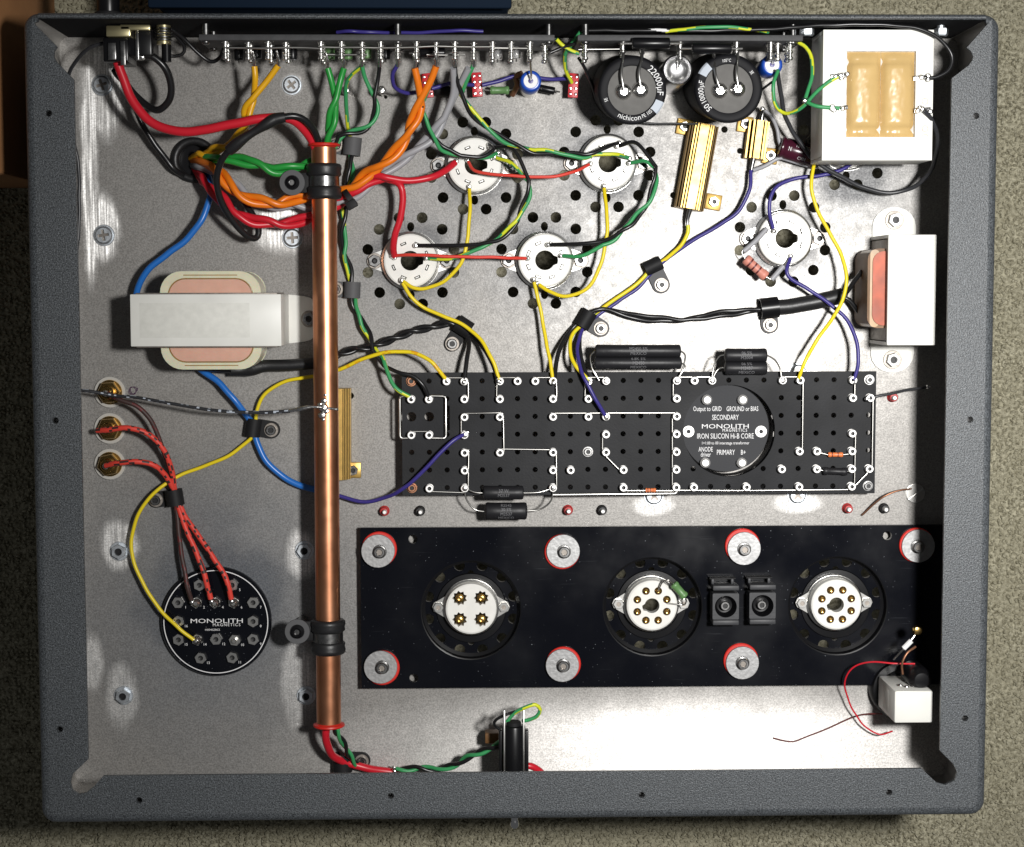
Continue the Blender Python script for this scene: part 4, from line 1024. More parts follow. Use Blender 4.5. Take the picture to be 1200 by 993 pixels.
# thick mains wiring top left
wire('red_wire', 'thick red wire curving from the power inlet to the copper pipe', [(134, 62, 44), (141, 82, 43), (152, 112, 42), (170, 137, 42), (193, 151, 43), (225, 154, 45), (262, 148, 47), (300, 140, 48), (333, 138.5, 46), (352, 147, 41), (366, 165, 34), (373, 182, 30)], 2.55, n=12)
wire('black_wire', 'thick black wire looping out of the rear switch', [(166, 66, 42), (178, 66, 42), (192, 78, 40), (200, 98, 36), (198, 118, 32), (186, 129, 29), (172, 124, 26), (158, 112, 24), (148, 98, 23), (138, 88, 24), (134, 82, 26)], 2.0, n=10)
wire('black_wire', 'black wire slanting from the power inlet down into the rubber grommet', [(134, 74, 22), (146, 100, 20), (158, 126, 17), (172, 155, 14), (188, 178, 11), (204, 198, 9), (216, 207, 2)], 1.7)
wire('grey_black', 'thin black wire from the inlet running down beside the left flange', [(121, 51, 42), (106, 56, 40), (92, 68, 34), (82, 84, 26), (79, 104, 18), (84, 150, 12), (91, 190, 10), (93, 225, 10), (92, 270, 10), (88, 330, 10), (84, 400, 12)], 1.1)
wire('black_wire', 'thin black wire looping beside the silver rear connector', [(196, 36, 44), (206, 42, 40), (216, 55, 35), (213, 64, 34), (200, 66, 34), (192, 60, 36)], 1.0)
wire('black_wire', 'black wire from the rear connector to the first terminal strip post', [(200, 34, 46), (215, 45, 40), (232, 62, 36), (247, 73, 34), (257, 68, 36), (262, 58, 42)], 1.1)
pair(('amber', 'amber'), 'amber twisted pair from the terminal strip into the rubber grommet', [(300, 106, 34), (292, 128, 32), (286, 150, 28), (272, 168, 24), (250, 178, 18), (232, 181, 8)], 1.75, 34, starts=([(298, 78, 38), (299, 92, 37)], [(326, 77, 38), (313, 95, 36)]), ends=([(224, 186, -3)], [(229, 188, -3)]))
t = thing('sleeved_wire', 'black wire with a heat-shrink sleeve looping from the copper pipe to the grommet', 'wire', P(300, 160, 40))
B().tube(spline(pix([(376, 182, 29), (373, 166, 36), (366, 150, 43), (352, 138, 48), (334, 137, 50), (310, 147, 50), (285, 163, 48), (268, 177, 45), (258, 192, 42), (254, 213, 38), (260, 238, 33), (275, 262, 27), (290, 277, 22), (300, 279, 19), (303, 270, 18), (296, 252, 17), (278, 226, 14), (258, 204, 11), (240, 192, 7), (230, 190, -3)]), 1.5), 1.85, 10).build('conductor', 'black_wire', t, smooth=70)
B().tube(spline(pix([(334, 137.5, 50), (322, 140, 50), (310, 147, 50), (285, 163, 48), (268, 177, 45)]), 1.5), lambda f: 2.75+.5*math.sin(f*9), 12).build('heat_shrink', 'rubber', t, smooth=70)
pair(('green', 'green'), 'green twisted pair from the rubber grommet to under the pipe clamp', [(252, 186, 24), (275, 187, 28), (300, 193, 30), (325, 199, 30), (350, 196, 26), (372, 190, 19)], 1.9, 46, starts=([(228, 185, -2), (240, 184, 14)], [(230, 186, -2), (242, 187, 12)]))
pair(('orange', 'orange'), 'orange twisted pair from the grommet under the pipe to the terminal strip', [(244, 192, 20), (262, 208, 26), (276, 225, 28), (296, 235, 28), (325, 238, 26), (352, 232, 22), (385, 228, 17), (408, 222, 20), (432, 204, 25), (455, 187, 29), (473, 165, 32), (486, 140, 35), (494, 118, 37)], 2.0, 44, starts=([(226, 188, -2), (234, 189, 12)], [(228, 190, -2), (236, 190, 12)]), ends=([(490, 98, 42), (486, 80, 45)], [(504, 96, 42), (511, 78, 45)]))
pair(('grey_wire', 'grey_wire'), 'grey twisted pair from the grommet behind the orange pair to the terminal strip', [(244, 197, 16), (265, 210, 18), (290, 230, 18), (320, 240, 18), (355, 241, 15), (395, 240, 15), (430, 218, 18), (462, 194, 20), (492, 172, 22), (512, 152, 24), (524, 132, 26)], 1.85, 50, starts=([(226, 194, -2), (233, 195, 10)], [(228, 196, -2), (235, 197, 10)]), ends=([(531, 110, 32), (531, 80, 42)], [(535, 108, 32), (549, 80, 42)]))
pair(('red_wire', 'red_wire'), 'red twisted pair from the grommet under the pipe, splitting to two tube sockets', [(234, 206, 14), (250, 225, 20), (272, 246, 22), (298, 259, 22), (330, 263, 20), (358, 256, 17), (385, 244, 15), (405, 232, 18), (425, 216, 21), (445, 209, 23), (458, 210, 24)], 1.95, 48, starts=([(228, 198, -3)], [(229, 200, -3)]), ends=([(478, 212, 24), (505, 208, 22), (522, 200, 17), (533, 191, 12)], [(468, 216, 25), (472, 232, 24), (469, 256, 22), (463, 275, 20), (461, 290, 16), (462, 300, 11)]))
wire('blue', 'blue wire from the grommet bending down to the white bracket transformer', [(240, 200, -2), (246, 214, 10), (246, 232, 14), (236, 258, 16), (218, 281, 16), (196, 298, 16), (174, 316, 16), (163, 335, 14), (160, 356, 11), (175, 380, 8)], 1.85, n=10)
wire('blue', 'blue wire leaving the cream coil, through a P-clip, to under the copper pipe', [(225, 425, 6), (240, 437, 8), (258, 450, 9), (276, 470, 9), (290, 489, 6), (297, 502, 5), (302, 520, 6), (312, 540, 6), (330, 558, 5), (352, 569, 5), (378, 576, 5)], 1.85, n=10)
pair(('green', 'green'), 'bright green twisted pair from the terminal strip down into the copper pipe', [(394, 108, 38), (391, 128, 37), (388, 148, 35), (383, 166, 32)], 1.75, 40, starts=([(384, 80, 40), (388, 94, 39)], [(403, 80, 40), (399, 94, 39)]), ends=([(380, 184, 30)], [(384, 184, 30)]))
pair(('green_dull', 'black_wire'), 'green and black pair from the terminal strip curling into the pipe mouth', [(437, 108, 36), (441, 124, 34), (436, 142, 32), (422, 154, 32), (404, 158, 33), (393, 165, 32)], 1.15, 30, starts=([(424, 76, 42), (428, 92, 38)], [(445, 76, 42), (443, 92, 38)]), ends=([(386, 184, 30)], [(388, 184, 29)]))
wire('green_dull', 'green and yellow wire from the terminal strip to the clip by the pipe', [(424, 78, 40), (412, 88, 34), (405, 102, 28), (406, 125, 20), (408, 150, 10), (412, 172, 4.5)], 1.15, 'lime')
pair(('green_dull', 'black_wire'), 'green, yellow and black pair running beside the copper pipe to the turret board', [(412, 180, 5), (410, 205, 8), (406, 232, 8), (402, 262, 7), (404, 292, 6), (409, 318, 5), (413, 340, 5), (419, 366, 6), (431, 392, 9), (443, 414, 13), (453, 433, 18)], 1.2, 36, alts=('lime', None), ends=([(458, 446, 20), (466, 457, 21), (480, 465, 20)], [(468, 437, 21), (484, 441, 22), (496, 452, 22), (502, 465, 20)]))
# socket wiring
pair(('green_dull', 'black_wire'), 'green and black heater pair from the terminal strip to the upper right socket', [(538, 106, 34), (552, 130, 30), (570, 149, 27), (594, 166, 25), (622, 176, 24), (655, 180, 23), (682, 183, 22), (702, 178, 21)], 1.15, 44, alts=('lime', None), starts=([(555, 76, 42), (548, 92, 38)], [(533, 76, 42), (535, 92, 38)]), ends=([(722, 181, 19), (736, 185, 11)], [(715, 171, 19), (724, 168, 11)]))
pair(('green_dull', 'black_wire'), 'green and black heater pair arcing from the upper right socket down one row', [(768, 190, 20), (768, 212, 22), (758, 238, 22), (742, 260, 22), (722, 277, 21), (700, 288, 20)], 1.15, 40, starts=([(740, 191, 12), (756, 189, 18)], [(726, 171, 12), (746, 168, 18)]), ends=([(682, 300, 18), (660, 300, 11)], [(680, 286, 18), (645, 287, 11)]))
pair(('green_dull', 'black_wire'), 'green and black heater pair from the orange wires to the upper left socket', [(494, 118, 36), (496, 135, 33), (503, 154, 29), (514, 169, 25), (530, 180, 22), (548, 184, 21)], 1.15, 40, alts=(None, None), starts=([(512, 78, 43), (504, 100, 40)], [(488, 76, 44), (490, 98, 40)]), ends=([(562, 185, 20), (574, 184, 16), (582, 180, 11)], [(564, 184, 21), (578, 176, 18), (574, 171, 11)]))
pair(('green_dull', 'black_wire'), 'green and black heater pair arcing from the upper left socket to the lower left one', [(618, 205, 22), (620, 225, 22), (612, 248, 22), (598, 268, 22), (576, 284, 21), (556, 291, 20)], 1.15, 40, alts=('lime', None), starts=([(582, 185, 12), (600, 192, 18)], [(577, 173, 12), (602, 176, 20)]), ends=([(530, 303, 18), (502, 303, 11)], [(530, 288, 18), (490, 288, 11)]))
wire('red_fabric', 'thin red wire linking the two upper tube sockets', [(549, 190, 11), (556, 200, 16), (576, 204, 20), (610, 207, 22), (645, 207, 22), (672, 202, 19), (690, 193, 11)], .95)
wire('red_fabric', 'thin red wire linking the two lower tube sockets', [(462, 300, 11), (480, 299, 17), (515, 300, 20), (555, 301.5, 21), (590, 302, 19), (616, 303, 11)], .95)
wire('yellow', 'yellow wire dropping from the upper left socket and curling to the lower left one', [(550, 222, 11), (550.5, 245, 16), (548, 280, 18), (540, 308, 18), (522, 329, 16), (500, 338, 14), (484, 337, 13), (473, 330, 11)], 1.08)
wire('yellow', 'yellow wire from the socket closest to the pipe to the turret board', [(472, 332, 11), (482, 348, 12), (497, 361, 11), (520, 371, 12), (543, 381, 13), (563, 398, 16), (577, 422, 20), (585, 445, 20)], 1.08)
wire('yellow', 'yellow wire dropping from the upper right socket and curling to the one below', [(708, 221, 11), (710.5, 245, 16), (711, 275, 18), (704, 310, 18), (688, 338, 17), (664, 347, 15), (644, 342, 13), (632, 334, 11)], 1.08)
wire('yellow', 'yellow wire running straight from a socket to the turret board', [(626, 331, 11), (630, 348, 12), (636, 378, 12), (642, 410, 16), (648, 445, 20)], 1.08)
# lower left
t = thing('sleeved_pair', 'black twisted pair with a heat-shrink sleeve from the cream coil under the pipe', 'wire', P(400, 420, 10))
B().tube(spline(pix([(225, 430, 14), (262, 433, 12), (285, 434, 10)]), 1.5), 1.9, 8).build('lead', 'black_wire', t, smooth=70)
B().tube(spline(pix([(270, 434, 11), (290, 433, 9), (310, 429, 9), (340, 428, 9), (376, 425, 9)]), 1.5), lambda f: 3.4+.9*math.exp(-((f-.25)/.1)**2), 12).build('heat_shrink', 'rubber', t, smooth=70)
tp = pair(('black_wire', 'black_wire'), 'black twisted pair from under the pipe through a P-clip to the turret board', [(374, 426, 9), (400, 415, 9), (430, 407, 11), (465, 396, 9), (500, 384, 7), (525, 379, 6), (541, 381, 5)], 1.3, 22, ends=([(549, 398, 8), (547, 422, 16), (544, 445, 20)], [(560, 400, 8), (576, 424, 16), (583, 444, 20)]))
wire('yellow', 'yellow printed wire from under the pipe to the left end of the turret board', [(376, 440, 8), (398, 433, 10), (425, 421, 14), (455, 413, 18), (482, 413, 20), (503, 422, 22), (514, 434, 22), (522, 444, 20)], 1.15, 'amber', 'tick')
wire('yellow', 'long yellow wire from the pipe past two P-clips to the round transformer disc', [(382, 441, 8), (360, 442, 9), (335, 447, 8), (313, 460, 7), (301, 480, 6), (299, 500, 5), (294, 514, 5), (270, 533, 5), (240, 546, 5), (210, 558, 6), (186, 573, 9), (166, 596, 9), (155, 625, 8), (156, 655, 8), (168, 685, 9), (190, 717, 10), (210, 737, 11), (227, 750, 10)], 1.08)
wire('purple', 'purple wire from behind the copper pipe curving up to the turret board', [(378, 576, 6), (400, 582, 7), (425, 588, 9), (450, 584, 13), (472, 573, 20), (492, 556, 23), (514, 533, 24), (532, 516, 23), (545, 508.5, 20)], 1.15)
t = thing('ground_wire', 'thin black ground wire from the top phono jack soldered onto the copper pipe', 'wire', P(250, 480, 30))
B().tube(spline(pix([(80, 458, 24), (100, 458, 24), (118, 461, 23), (134, 464, 22), (160, 466, 24), (200, 473, 27), (250, 481, 31), (300, 483.5, 34), (340, 482, 36)]), 1.5), .95, 8, mfun=ticks(0, 1, 7, 5)).build('insulation', ['grey_black', 'pale_print'], t, smooth=70)
B().tube(spline(pix([(338, 482, 36), (352, 479.5, 37), (366, 477, 37.5), (380, 478, 37), (396, 480, 34)]), 1.5), lambda f: .85+.45*math.exp(-((f-.3)/.12)**2), 8).build('bare_end', 'solder', t, smooth=70)
wire('brown_braid', 'dark braided wire from the top phono jack to the round transformer disc', [(126, 461, 16), (140, 468, 18), (158, 475, 18), (172, 487, 17), (183, 505, 15), (192, 530, 12), (200, 555, 8), (205, 582, 5), (208, 612, 7), (213, 650, 10), (219, 685, 12), (224, 703, 10)], 1.35, 'band_dark', 'tick')
wire('red_fabric', 'red braided wire from the middle phono jack to the round transformer disc', [(114, 505, 14), (126, 504, 17), (150, 502, 19), (170, 507, 18), (186, 519, 16), (197, 539, 13), (203, 560, 9), (206, 582, 6), (214, 610, 8), (228, 643, 10), (239, 672, 12), (247, 702, 10)], 1.6, 'brown_braid', 'tick')
wire('red_fabric', 'red braided wire from the lowest phono jack to the round transformer disc', [(124, 546, 14), (138, 543, 18), (158, 541, 19), (178, 544, 17), (191, 554, 13), (200, 568, 9), (207, 583, 6), (220, 610, 8), (238, 636, 10), (256, 662, 12), (266, 682, 13), (271, 702, 11)], 1.6, 'brown_braid', 'tick')
# right half
wire('yellow', 'yellow wire from the large gold resistor through two P-clips to the turret board', [(806, 264, 8), (806, 273, 8), (797, 289, 7), (781, 303, 5), (766, 313, 4), (745, 334, 5), (722, 350, 5), (700, 366, 4), (685, 378, 4), (671, 392, 7), (668, 408, 12), (674, 428, 19), (690, 446, 20)], 1.15, 'lime', 'tick')
wire('purple', 'purple wire from the small gold resistor through two P-clips to the turret board', [(880, 200, 8), (878, 222, 10), (866, 247, 10), (845, 263, 9), (815, 280, 7), (785, 301, 5), (767, 316, 4), (748, 337, 4), (725, 353, 4), (700, 370, 4), (687, 379, 4), (679, 395, 8), (677, 415, 15), (683, 440, 23), (697, 466, 24), (709, 487, 21)], 1.1)
pair(('black_wire', 'black_wire'), 'black twisted pair between the two right-hand P-clips above the turret board', [(688, 371, 5), (702, 364, 5), (722, 365, 4), (748, 372, 4), (775, 375, 4), (805, 374, 4), (838, 370, 5), (868, 365, 5), (900, 362, 6)], 1.3, 90, starts=([(649, 446, 20), (655, 412, 12), (670, 386, 5)], [(690, 447, 20), (681, 420, 14), (680, 392, 6)]))
wire('rubber', 'thick black sleeve from the P-clip to the orange coil transformer', [(898, 361.5, 6), (925, 359, 7), (955, 354, 8), (975, 350, 9), (988, 346, 10)], 4.4, n=14, name='cable_sleeve', cat='sleeve')
wire('black_wire', 'black lead bending up from the thick sleeve to the orange coil', [(982, 348, 11), (993, 342, 14), (1001, 330, 18), (1010, 318, 22)], 1.3)
wire('black_wire', 'black lead bending down from the thick sleeve to the orange coil', [(982, 349, 9), (992, 350, 9), (999, 356, 10), (1006, 366, 12)], 1.3)
wire('yellow', 'yellow wire snaking from the white frame transformer to the right end of the board', [(962, 170, 12), (954, 193, 16), (951, 218, 18), (957, 245, 18), (972, 272, 20), (986, 300, 22), (992, 328, 24), (988, 350, 24), (975, 374, 22), (958, 398, 20), (943, 424, 22), (936, 444, 20)], 1.08)
wire('purple', 'purple wire from the hidden socket to the socket with the pink resistor', [(1000, 190, 10), (986, 199, 11), (960, 206, 11), (930, 210, 11), (911, 218, 12), (903, 232, 13), (902, 250, 13), (906, 268, 11)], 1.1)
wire('purple', 'purple wire from the pink resistor socket to the right end of the turret board', [(926, 303, 11), (922, 317, 14), (928, 328, 14), (950, 341, 14), (975, 358, 16), (994, 378, 18), (1004, 402, 20), (1006, 424, 21), (1001, 445, 20)], 1.1)
wire('green_dull', 'green and yellow wire hanging from the right terminal strip', [(936, 50, 50), (945, 56, 52), (951, 70, 54), (951, 92, 58), (944, 115, 62)], 1.05, 'lime')
wire('green_dull', 'green and yellow wire looping from the blue capacitor to the transformer lug', [(912, 82, 48), (906, 100, 44), (909, 122, 44), (920, 133, 46), (936, 129, 52), (954, 111, 58), (970, 97, 61), (982, 90, 62)], 1.05, 'lime')
wire('green_dull', 'short green wire joining the loop to the lower transformer lug', [(944, 119, 57), (955, 124, 60), (970, 126, 61), (984, 127, 62)], 1.05)
wire('grey_black', 'long grey-black wire under the white frame transformer to its right lug', [(911, 84, 40), (914, 105, 34), (920, 135, 26), (934, 163, 20), (955, 188, 18), (980, 204, 16), (1010, 219, 14), (1042, 226, 14), (1072, 219, 18), (1092, 197, 30), (1099, 168, 46), (1093, 143, 58), (1083, 130, 62)], 1.25)
wire('black_wire', 'black wire along the rear wall over the transformer to its upper right lug', [(690, 36, 50), (760, 36, 52), (850, 36, 54), (925, 33, 58), (960, 30, 61), (1000, 29, 63), (1050, 30, 64), (1080, 35, 64), (1102, 47, 63), (1115, 65, 62), (1112, 82, 62), (1096, 91, 62), (1084, 91, 62)], 1.1)
wire('grey_wire', 'grey sleeved lead from the small gold resistor round the maroon capacitor', [(896, 130, 10), (905, 138, 9), (911, 152, 7), (913, 166, 7), (917, 176, 6)], 1.1)
wire('grey_wire', 'grey sleeved lead along the underside of the maroon capacitor', [(882, 200, 8), (895, 195, 7), (912, 186, 7), (925, 188, 8), (945, 194, 7), (958, 196, 6)], 1.2)
wire('red_wire', 'thin red wire looping left of the small white box', [(1072, 778, 34), (1050, 778, 34), (1025, 776, 30), (1005, 779, 24), (993, 790, 20), (990, 803, 16), (995, 822, 12), (1003, 838, 10), (1012, 850, 9), (1030, 861, 9), (1046, 857, 12)], .5)
wire('band_dark', 'thin loose dark red wire trailing over the bare plate', [(1034, 837, 12), (1018, 837, 8), (998, 841, 3), (972, 853, 1.2), (945, 864, 1), (930, 869, 1), (918, 868, 1), (906, 865, 1)], .45)
# front
wire('red_wire', 'red wire leaving the front end of the copper pipe', [(384, 838, 30), (382, 856, 29), (383, 872, 24), (390, 886, 16), (404, 893, 9), (425, 899, 7), (450, 904, 7), (480, 908, 6)], 2.3, n=10)
pair(('green_dull', 'black_wire'), 'green and black pair leaving the front end of the copper pipe', [(390, 842, 30), (396, 860, 26), (404, 876, 18), (411, 888, 12), (418, 896, 8)], 1.1, 24)
pair(('green_dull', 'black_wire'), 'green and black pair running along the front wall to the fuse holder', [(465, 902, 10), (490, 901, 12), (515, 901, 14), (540, 893, 20), (560, 883, 25), (580, 874, 30), (594, 868, 34)], 1.2, 24)
wire('green_dull', 'green and yellow wire looping over the end of the fuse holder', [(594, 846, 40), (603, 836, 42), (616, 829, 44), (627, 826, 44), (633, 832, 43), (629, 840, 42), (619, 844, 41), (612, 845, 40)], 1.1, 'lime')
wire('black_wire', 'short black wire curling beside the fuse holder end', [(604, 834, 42), (592, 838, 41), (582, 843, 40), (579, 849, 38), (586, 855, 37)], .9)
wire('red_wire', 'red wire stub at the front wall beside the fuse holder', [(612, 898, 34), (622, 898, 34), (631, 903, 32), (640, 912, 28)], 2.0)
wire('black_wire', 'black wire lying along the front wall left of the fuse holder', [(470, 908, 5), (520, 909, 6), (560, 907, 9), (596, 905, 14)], 1.1)
wire('grey_black', 'thin black wire from the right end of the turret board into the wall shadow', [(1019, 467, 20), (1035, 463, 20), (1055, 459, 18), (1085, 454, 12)], .8)
wire('copper_lead', 'bare brownish lead trailing from the right of the black plate', [(1010, 604, 2), (1022, 593, 5), (1036, 582, 8), (1055, 575, 8), (1068, 573, 6)], .55)
wire('purple', 'short purple wire from the terminal strip to the first red lug board', [(466, 76, 44), (460, 88, 40), (462, 102, 34), (475, 109, 28), (490, 108, 22), (500, 106, 18)], 1.15)
wire('purple', 'purple wire between the red lug boards below the terminal strip', [(506, 104, 16), (530, 98, 14), (556, 100, 16)], 1.15)
wire('purple', 'purple wire from the red lug board to behind the blue capacitor', [(565, 100, 16), (585, 95, 15), (608, 89, 14), (640, 93, 14), (665, 92, 16)], 1.15)
wire('purple', 'purple wire lying behind the terminal strip along the rear wall', [(395, 38, 40), (412, 36.5, 44), (440, 38.5, 40), (500, 38, 44), (540, 36, 46), (566, 37, 44)], 1.0)
wire('green_dull', 'green and yellow wire along the rear wall behind the right strip', [(780, 37, 52), (815, 33, 56), (850, 32, 57), (885, 35, 55), (900, 38, 50)], 1.0, 'lime')
wire('green_dull', 'green and yellow wire from the gap between strips to the last red lug board', [(680, 38, 46), (670, 52, 42), (662, 64, 36), (663, 82, 26), (670, 97, 18)], 1.1, 'lime')
wire('green_dull', 'short green and yellow wire across the gap between terminal strips', [(652, 46, 44), (660, 54, 42), (670, 60, 42), (679, 63, 42)], 1.1, 'lime')
wire('black_wire', 'black strap between the terminal strips', [(645, 62, 42), (660, 56, 42), (674, 51, 44)], 1.0)
wire('black_wire', 'black wire dropping beside the left electrolytic can', [(678, 68, 38), (684, 78, 34), (694, 100, 24), (700, 120, 16)], .9)

# ------------------------------------------------------------------ rear terminal strips (boards on edge)
ZS = 56.0
def horiz_turret(b, x, y, z, L=9.5, r=1.25):
    b.lathe([(0, L+.2), (r*.9, L), (r*1.25, L-.5), (r*1.25, L-1.6), (r*.8, L-2), (r*.8, L-3.6), (r*1.25, L-4), (r*1.25, L-4.8), (r*.85, L-5.2), (r, .6), (r*1.6, .5), (r*1.6, 0)], (x, y, z), 12, (0, -1, 0))
def terminal_strip(pxa, pxb, label, cols, stand, rows, bus):
    ya = P(400, 40.5, ZS).y; yb = P(400, 47.5, ZS).y
    x0, x1 = P(pxa, 44, ZS).x, P(pxb, 44, ZS).x; t = thing('terminal_strip', label, 'terminal strip', ((x0+x1)/2, (ya+yb)/2, 20))
    B().box(((x0+x1)/2, (ya+yb)/2, (ZS+16)/2), (x1-x0, ya-yb, ZS-16), bev=.35).build('board', 'strip_board', t)
    for px in stand:
        x = P(px, 35, 50).x
        for z in (50, 22): B().rod((x, YT-3, z), (x, ya-.2, z), 2.0, 14).build('standoff', 'steel', t)
        for z in (50, 22): B().lathe([(0, 1.6), (1.6, 1.5), (2.3, .6), (2.3, 0)], (x, yb, z), 12, (0, -1, 0)).build('screw_head', 'steel', t)
    for px, zz in cols:
        for z in zz:
            x = P(px, 56, 50).x; b = B(); horiz_turret(b, x, yb, z); b.build('turret', 'tin', t)
    for z, a, c, dy in bus:
        xa, xc = P(a, 50, z).x, P(c, 50, z).x; n = max(2, int((xc-xa)/9)); rnd = random.Random(int(a))
        q = [V((xa+(xc-xa)*k/n, yb-dy+rnd.uniform(-.35, .35), z+rnd.uniform(-.3, .3)+1.2)) for k in range(n+1)]
        B().tube(spline(q, 2), .6, 7).build('bus_wire', 'bus', t, smooth=60)
    return x0, x1, ya, yb
mat('strip_board', (.06, .06, .062), .6, bump=.3, bscale=700, var=.15, vscale=200)
c1 = [(264, (50, 40)), (290, (47, 36)), (314, (50, 36)), (334, (47, 34)), (376, (50, 40, 30)), (400, (50, 38)), (424, (48, 36)), (446, (50, 36)), (466, (50, 40)), (488, (50, 38)), (511, (47, 36)), (533, (50, 36)), (555, (48, 36)), (577, (50, 38)), (599, (50, 38)), (621, (50, 40)), (639, (46, 36))]
terminal_strip(233, 650, 'long dark terminal strip standing along the rear wall above the wires', c1, (241, 466, 643), None, [(50, 264, 376, 3.4), (50, 376, 488, 3.0), (50, 488, 577, 2.6), (47, 577, 622, 2.8), (40, 376, 430, 5.5), (38, 500, 545, 5.5)])
for px_, py_, z_ in ((298, 78, 38), (326, 77, 38), (384, 80, 40), (403, 80, 40), (424, 76, 42), (445, 76, 42), (466, 76, 44), (486, 80, 45), (511, 78, 45), (533, 76, 42), (555, 76, 42)):
    a_ = P(px_, py_+2, z_); e_ = P(px_-2, py_-18, z_+5); B().tube(spline([a_, (a_+e_)/2+V((.6, 0, .8)), e_], .8), lambda f: .95-.3*f, 8).build('solder_tail', 'solder', [o for o in COL.objects if o.name == 'terminal_strip'][0], smooth=70)
c2 = [(686, (50, 38)), (730, (50, 44)), (753, (46,)), (797, (50, 42)), (838, (46,)), (863, (50, 42)), (903, (50, 44)), (913, (46,)), (926, (50, 40))]
X0, X1, YA, YBK = terminal_strip(677, 941, 'shorter terminal strip along the rear wall above the big black capacitors', c2, (686, 929), None, [(46, 678, 730, 3.2)])
# small parts hanging behind the strip posts
def hang(px, py, z, r, L, m, label, name='small_capacitor', cat='capacitor', end='dark'):
    c = P(px, py, z); t = thing(name, label, cat, c)
    B().lathe([(0, L), (r*.8, L), (r, L-.6), (r, .6), (r*.9, 0), (0, 0)], (c.x, P(400, 47.5, ZS).y-L-1.5, z-1) if False else (c.x, c.y, z), 16, (0, 1, 0)).build('body', m, t, smooth=50)
    B().rod((c.x, c.y, z), (c.x, c.y-1.6, z+.4), .45, 8).build('lead', 'tin', t)
for px, py, m, lb in ((280, 71, 'black_gloss', 'black can on the terminal strip left of the amber pair'), (301, 69, 'black_gloss', 'black can on the terminal strip where the amber pair starts'), (325, 70, 'black_gloss', 'black can on the terminal strip right of the amber pair'), (343, 70, 'black_gloss', 'black can on the terminal strip above the cross-head screw'),
                      (387, 70, 'resistor_green', 'green part on the terminal strip above the bright green pair'), (408, 70, 'resistor_green', 'green part on the terminal strip right of the bright green pair'), (430, 69, 'resistor_green', 'green part on the terminal strip by the green and black pair'), (452, 70, 'black_gloss', 'black part on the terminal strip beside the purple wire'),
                      (583, 70, 'clear_plastic', 'clear part on the terminal strip left of the blue capacitor'), (605, 69, 'clear_plastic', 'clear part on the terminal strip just above the blue capacitor')):
    hang(px, py, 30, 2.6, 9, m, lb)
def slab(px0, px1, py, z, r, label):
    a, b_ = P(px0, py, z), P(px1, py, z); t = thing('axial_resistor', label, 'resistor', (a+b_)/2)
    B().rod(a, b_, r, 18, bev=.8).build('body', 'black_gloss', t, smooth=40)
    d = (b_-a).normalized()
    for p, s in ((a, -1), (b_, 1)): B().rod(p, p+d*s*6, .6, 8).build('lead', 'tin', t)
slab(741, 785, 51, 59.5, 3.1, 'glossy black axial resistor on the right terminal strip, the tilted one')
slab(811, 857, 57, 58, 3.0, 'glossy black axial resistor between the two big capacitors on the strip')
slab(492, 522, 62, 34, 2.6, 'dark printed axial resistor behind the orange wires on the strip')

# ------------------------------------------------------------------ big capacitors
def arc_text(b, c, tx, rad, ang, size, z, st=.8, inward=True, sp=1.0):
    def fn(u, v):
        rr = rad+(v if inward else -v); a = ang-(u/rad if inward else -u/rad)
        return V((c.x+rr*math.cos(a), c.y+rr*math.sin(a), z))
    b.flat(text(tx, size, st, sp), fn)
def big_cap(px, py, label, stripe_a, texts):
    z = 52.0; c = P(px, py, z); r = 18.6; t = thing('electrolytic_capacitor', label, 'capacitor', (c.x, c.y, 0))
    ri = 13.2
    b = B(); b.lathe([(r, .1), (r, z-2.2), (r-.3, z-1), (r-1.1, z-.2), (r-2, z), (ri+.6, z), (ri, z-.3), (ri, z-1.6)], (c.x, c.y, 0), 64); dy = P(px-9, py-3, 0).y-c.y
    for v in b.v: v.y += dy*(1-v.z/z)
    b.build('sleeve', 'sleeve_black', t, smooth=50)
    b = B(); b.lathe([(0, z-1.2), (ri, z-1.2)], (c.x, c.y, 0), 48); b.build('end_disc', 'cap_end', t)
    b = B(); n = 10; vs = []
    for k in range(n+1):
        a = stripe_a-.2+.4*k/n
        for rr, zz in ((ri+.5, z+.05), (r-1.9, z+.05), (r-.95, z-.12), (r-.15, z-1.0)): vs.append(V((c.x+rr*math.cos(a), c.y+rr*math.sin(a), zz)))
    b.add(vs, [[4*k+i, 4*k+i+1, 4*k+i+5, 4*k+i+4] for k in range(n) for i in range(3)])
    b.build('polarity_mark', 'pale_print', t)
    b = B()
    for tx, ang, size, st, inw in texts: arc_text(b, c, tx, 15.0, ang, size, z+.1, st, inw)
    b.build('lettering', 'white_print', t, smooth=0)
    return c, z
def cap_lead(c, z, x, y, x2, y2, label=None, par=None):
    a = P(x, y, z+2); e = P(x2, y2, 50)
    b = B(); b.lathe([(0, z+2.6), (2.2, z+2.4), (3.9, z+1.3), (4.5, z-.2), (4.6, z-1.2)], (a.x, a.y, 0), 16); b.build('solder_pad', 'solder', par, smooth=80)
    m = V(((a.x*.7+e.x*.3)+random.uniform(-.5, .5)-1.2, (a.y*.55+e.y*.45), z+3))
    B().tube(spline([a+V((0, 0, 1)), m, V((e.x, e.y-2, 52)), V((e.x, e.y+3, 50))], .8), .75, 8).build('lead', 'tin', par, smooth=70)
R_ = math.radians
c, z = big_cap(741, 106, 'big black electrolytic can marked 22000 with its pale stripe at lower right', R_(-32), [('22000µF', R_(22), 5.0, .95, True), ('nichicon', R_(-96), 4.0, .95, False), ('PE 105°', R_(-56), 2.8, .8, False), ('5E', R_(200), 2.6, .8, True)])
par = [o for o in COL.objects if o.get('label', '').startswith('big black electrolytic can marked 22000')][0]
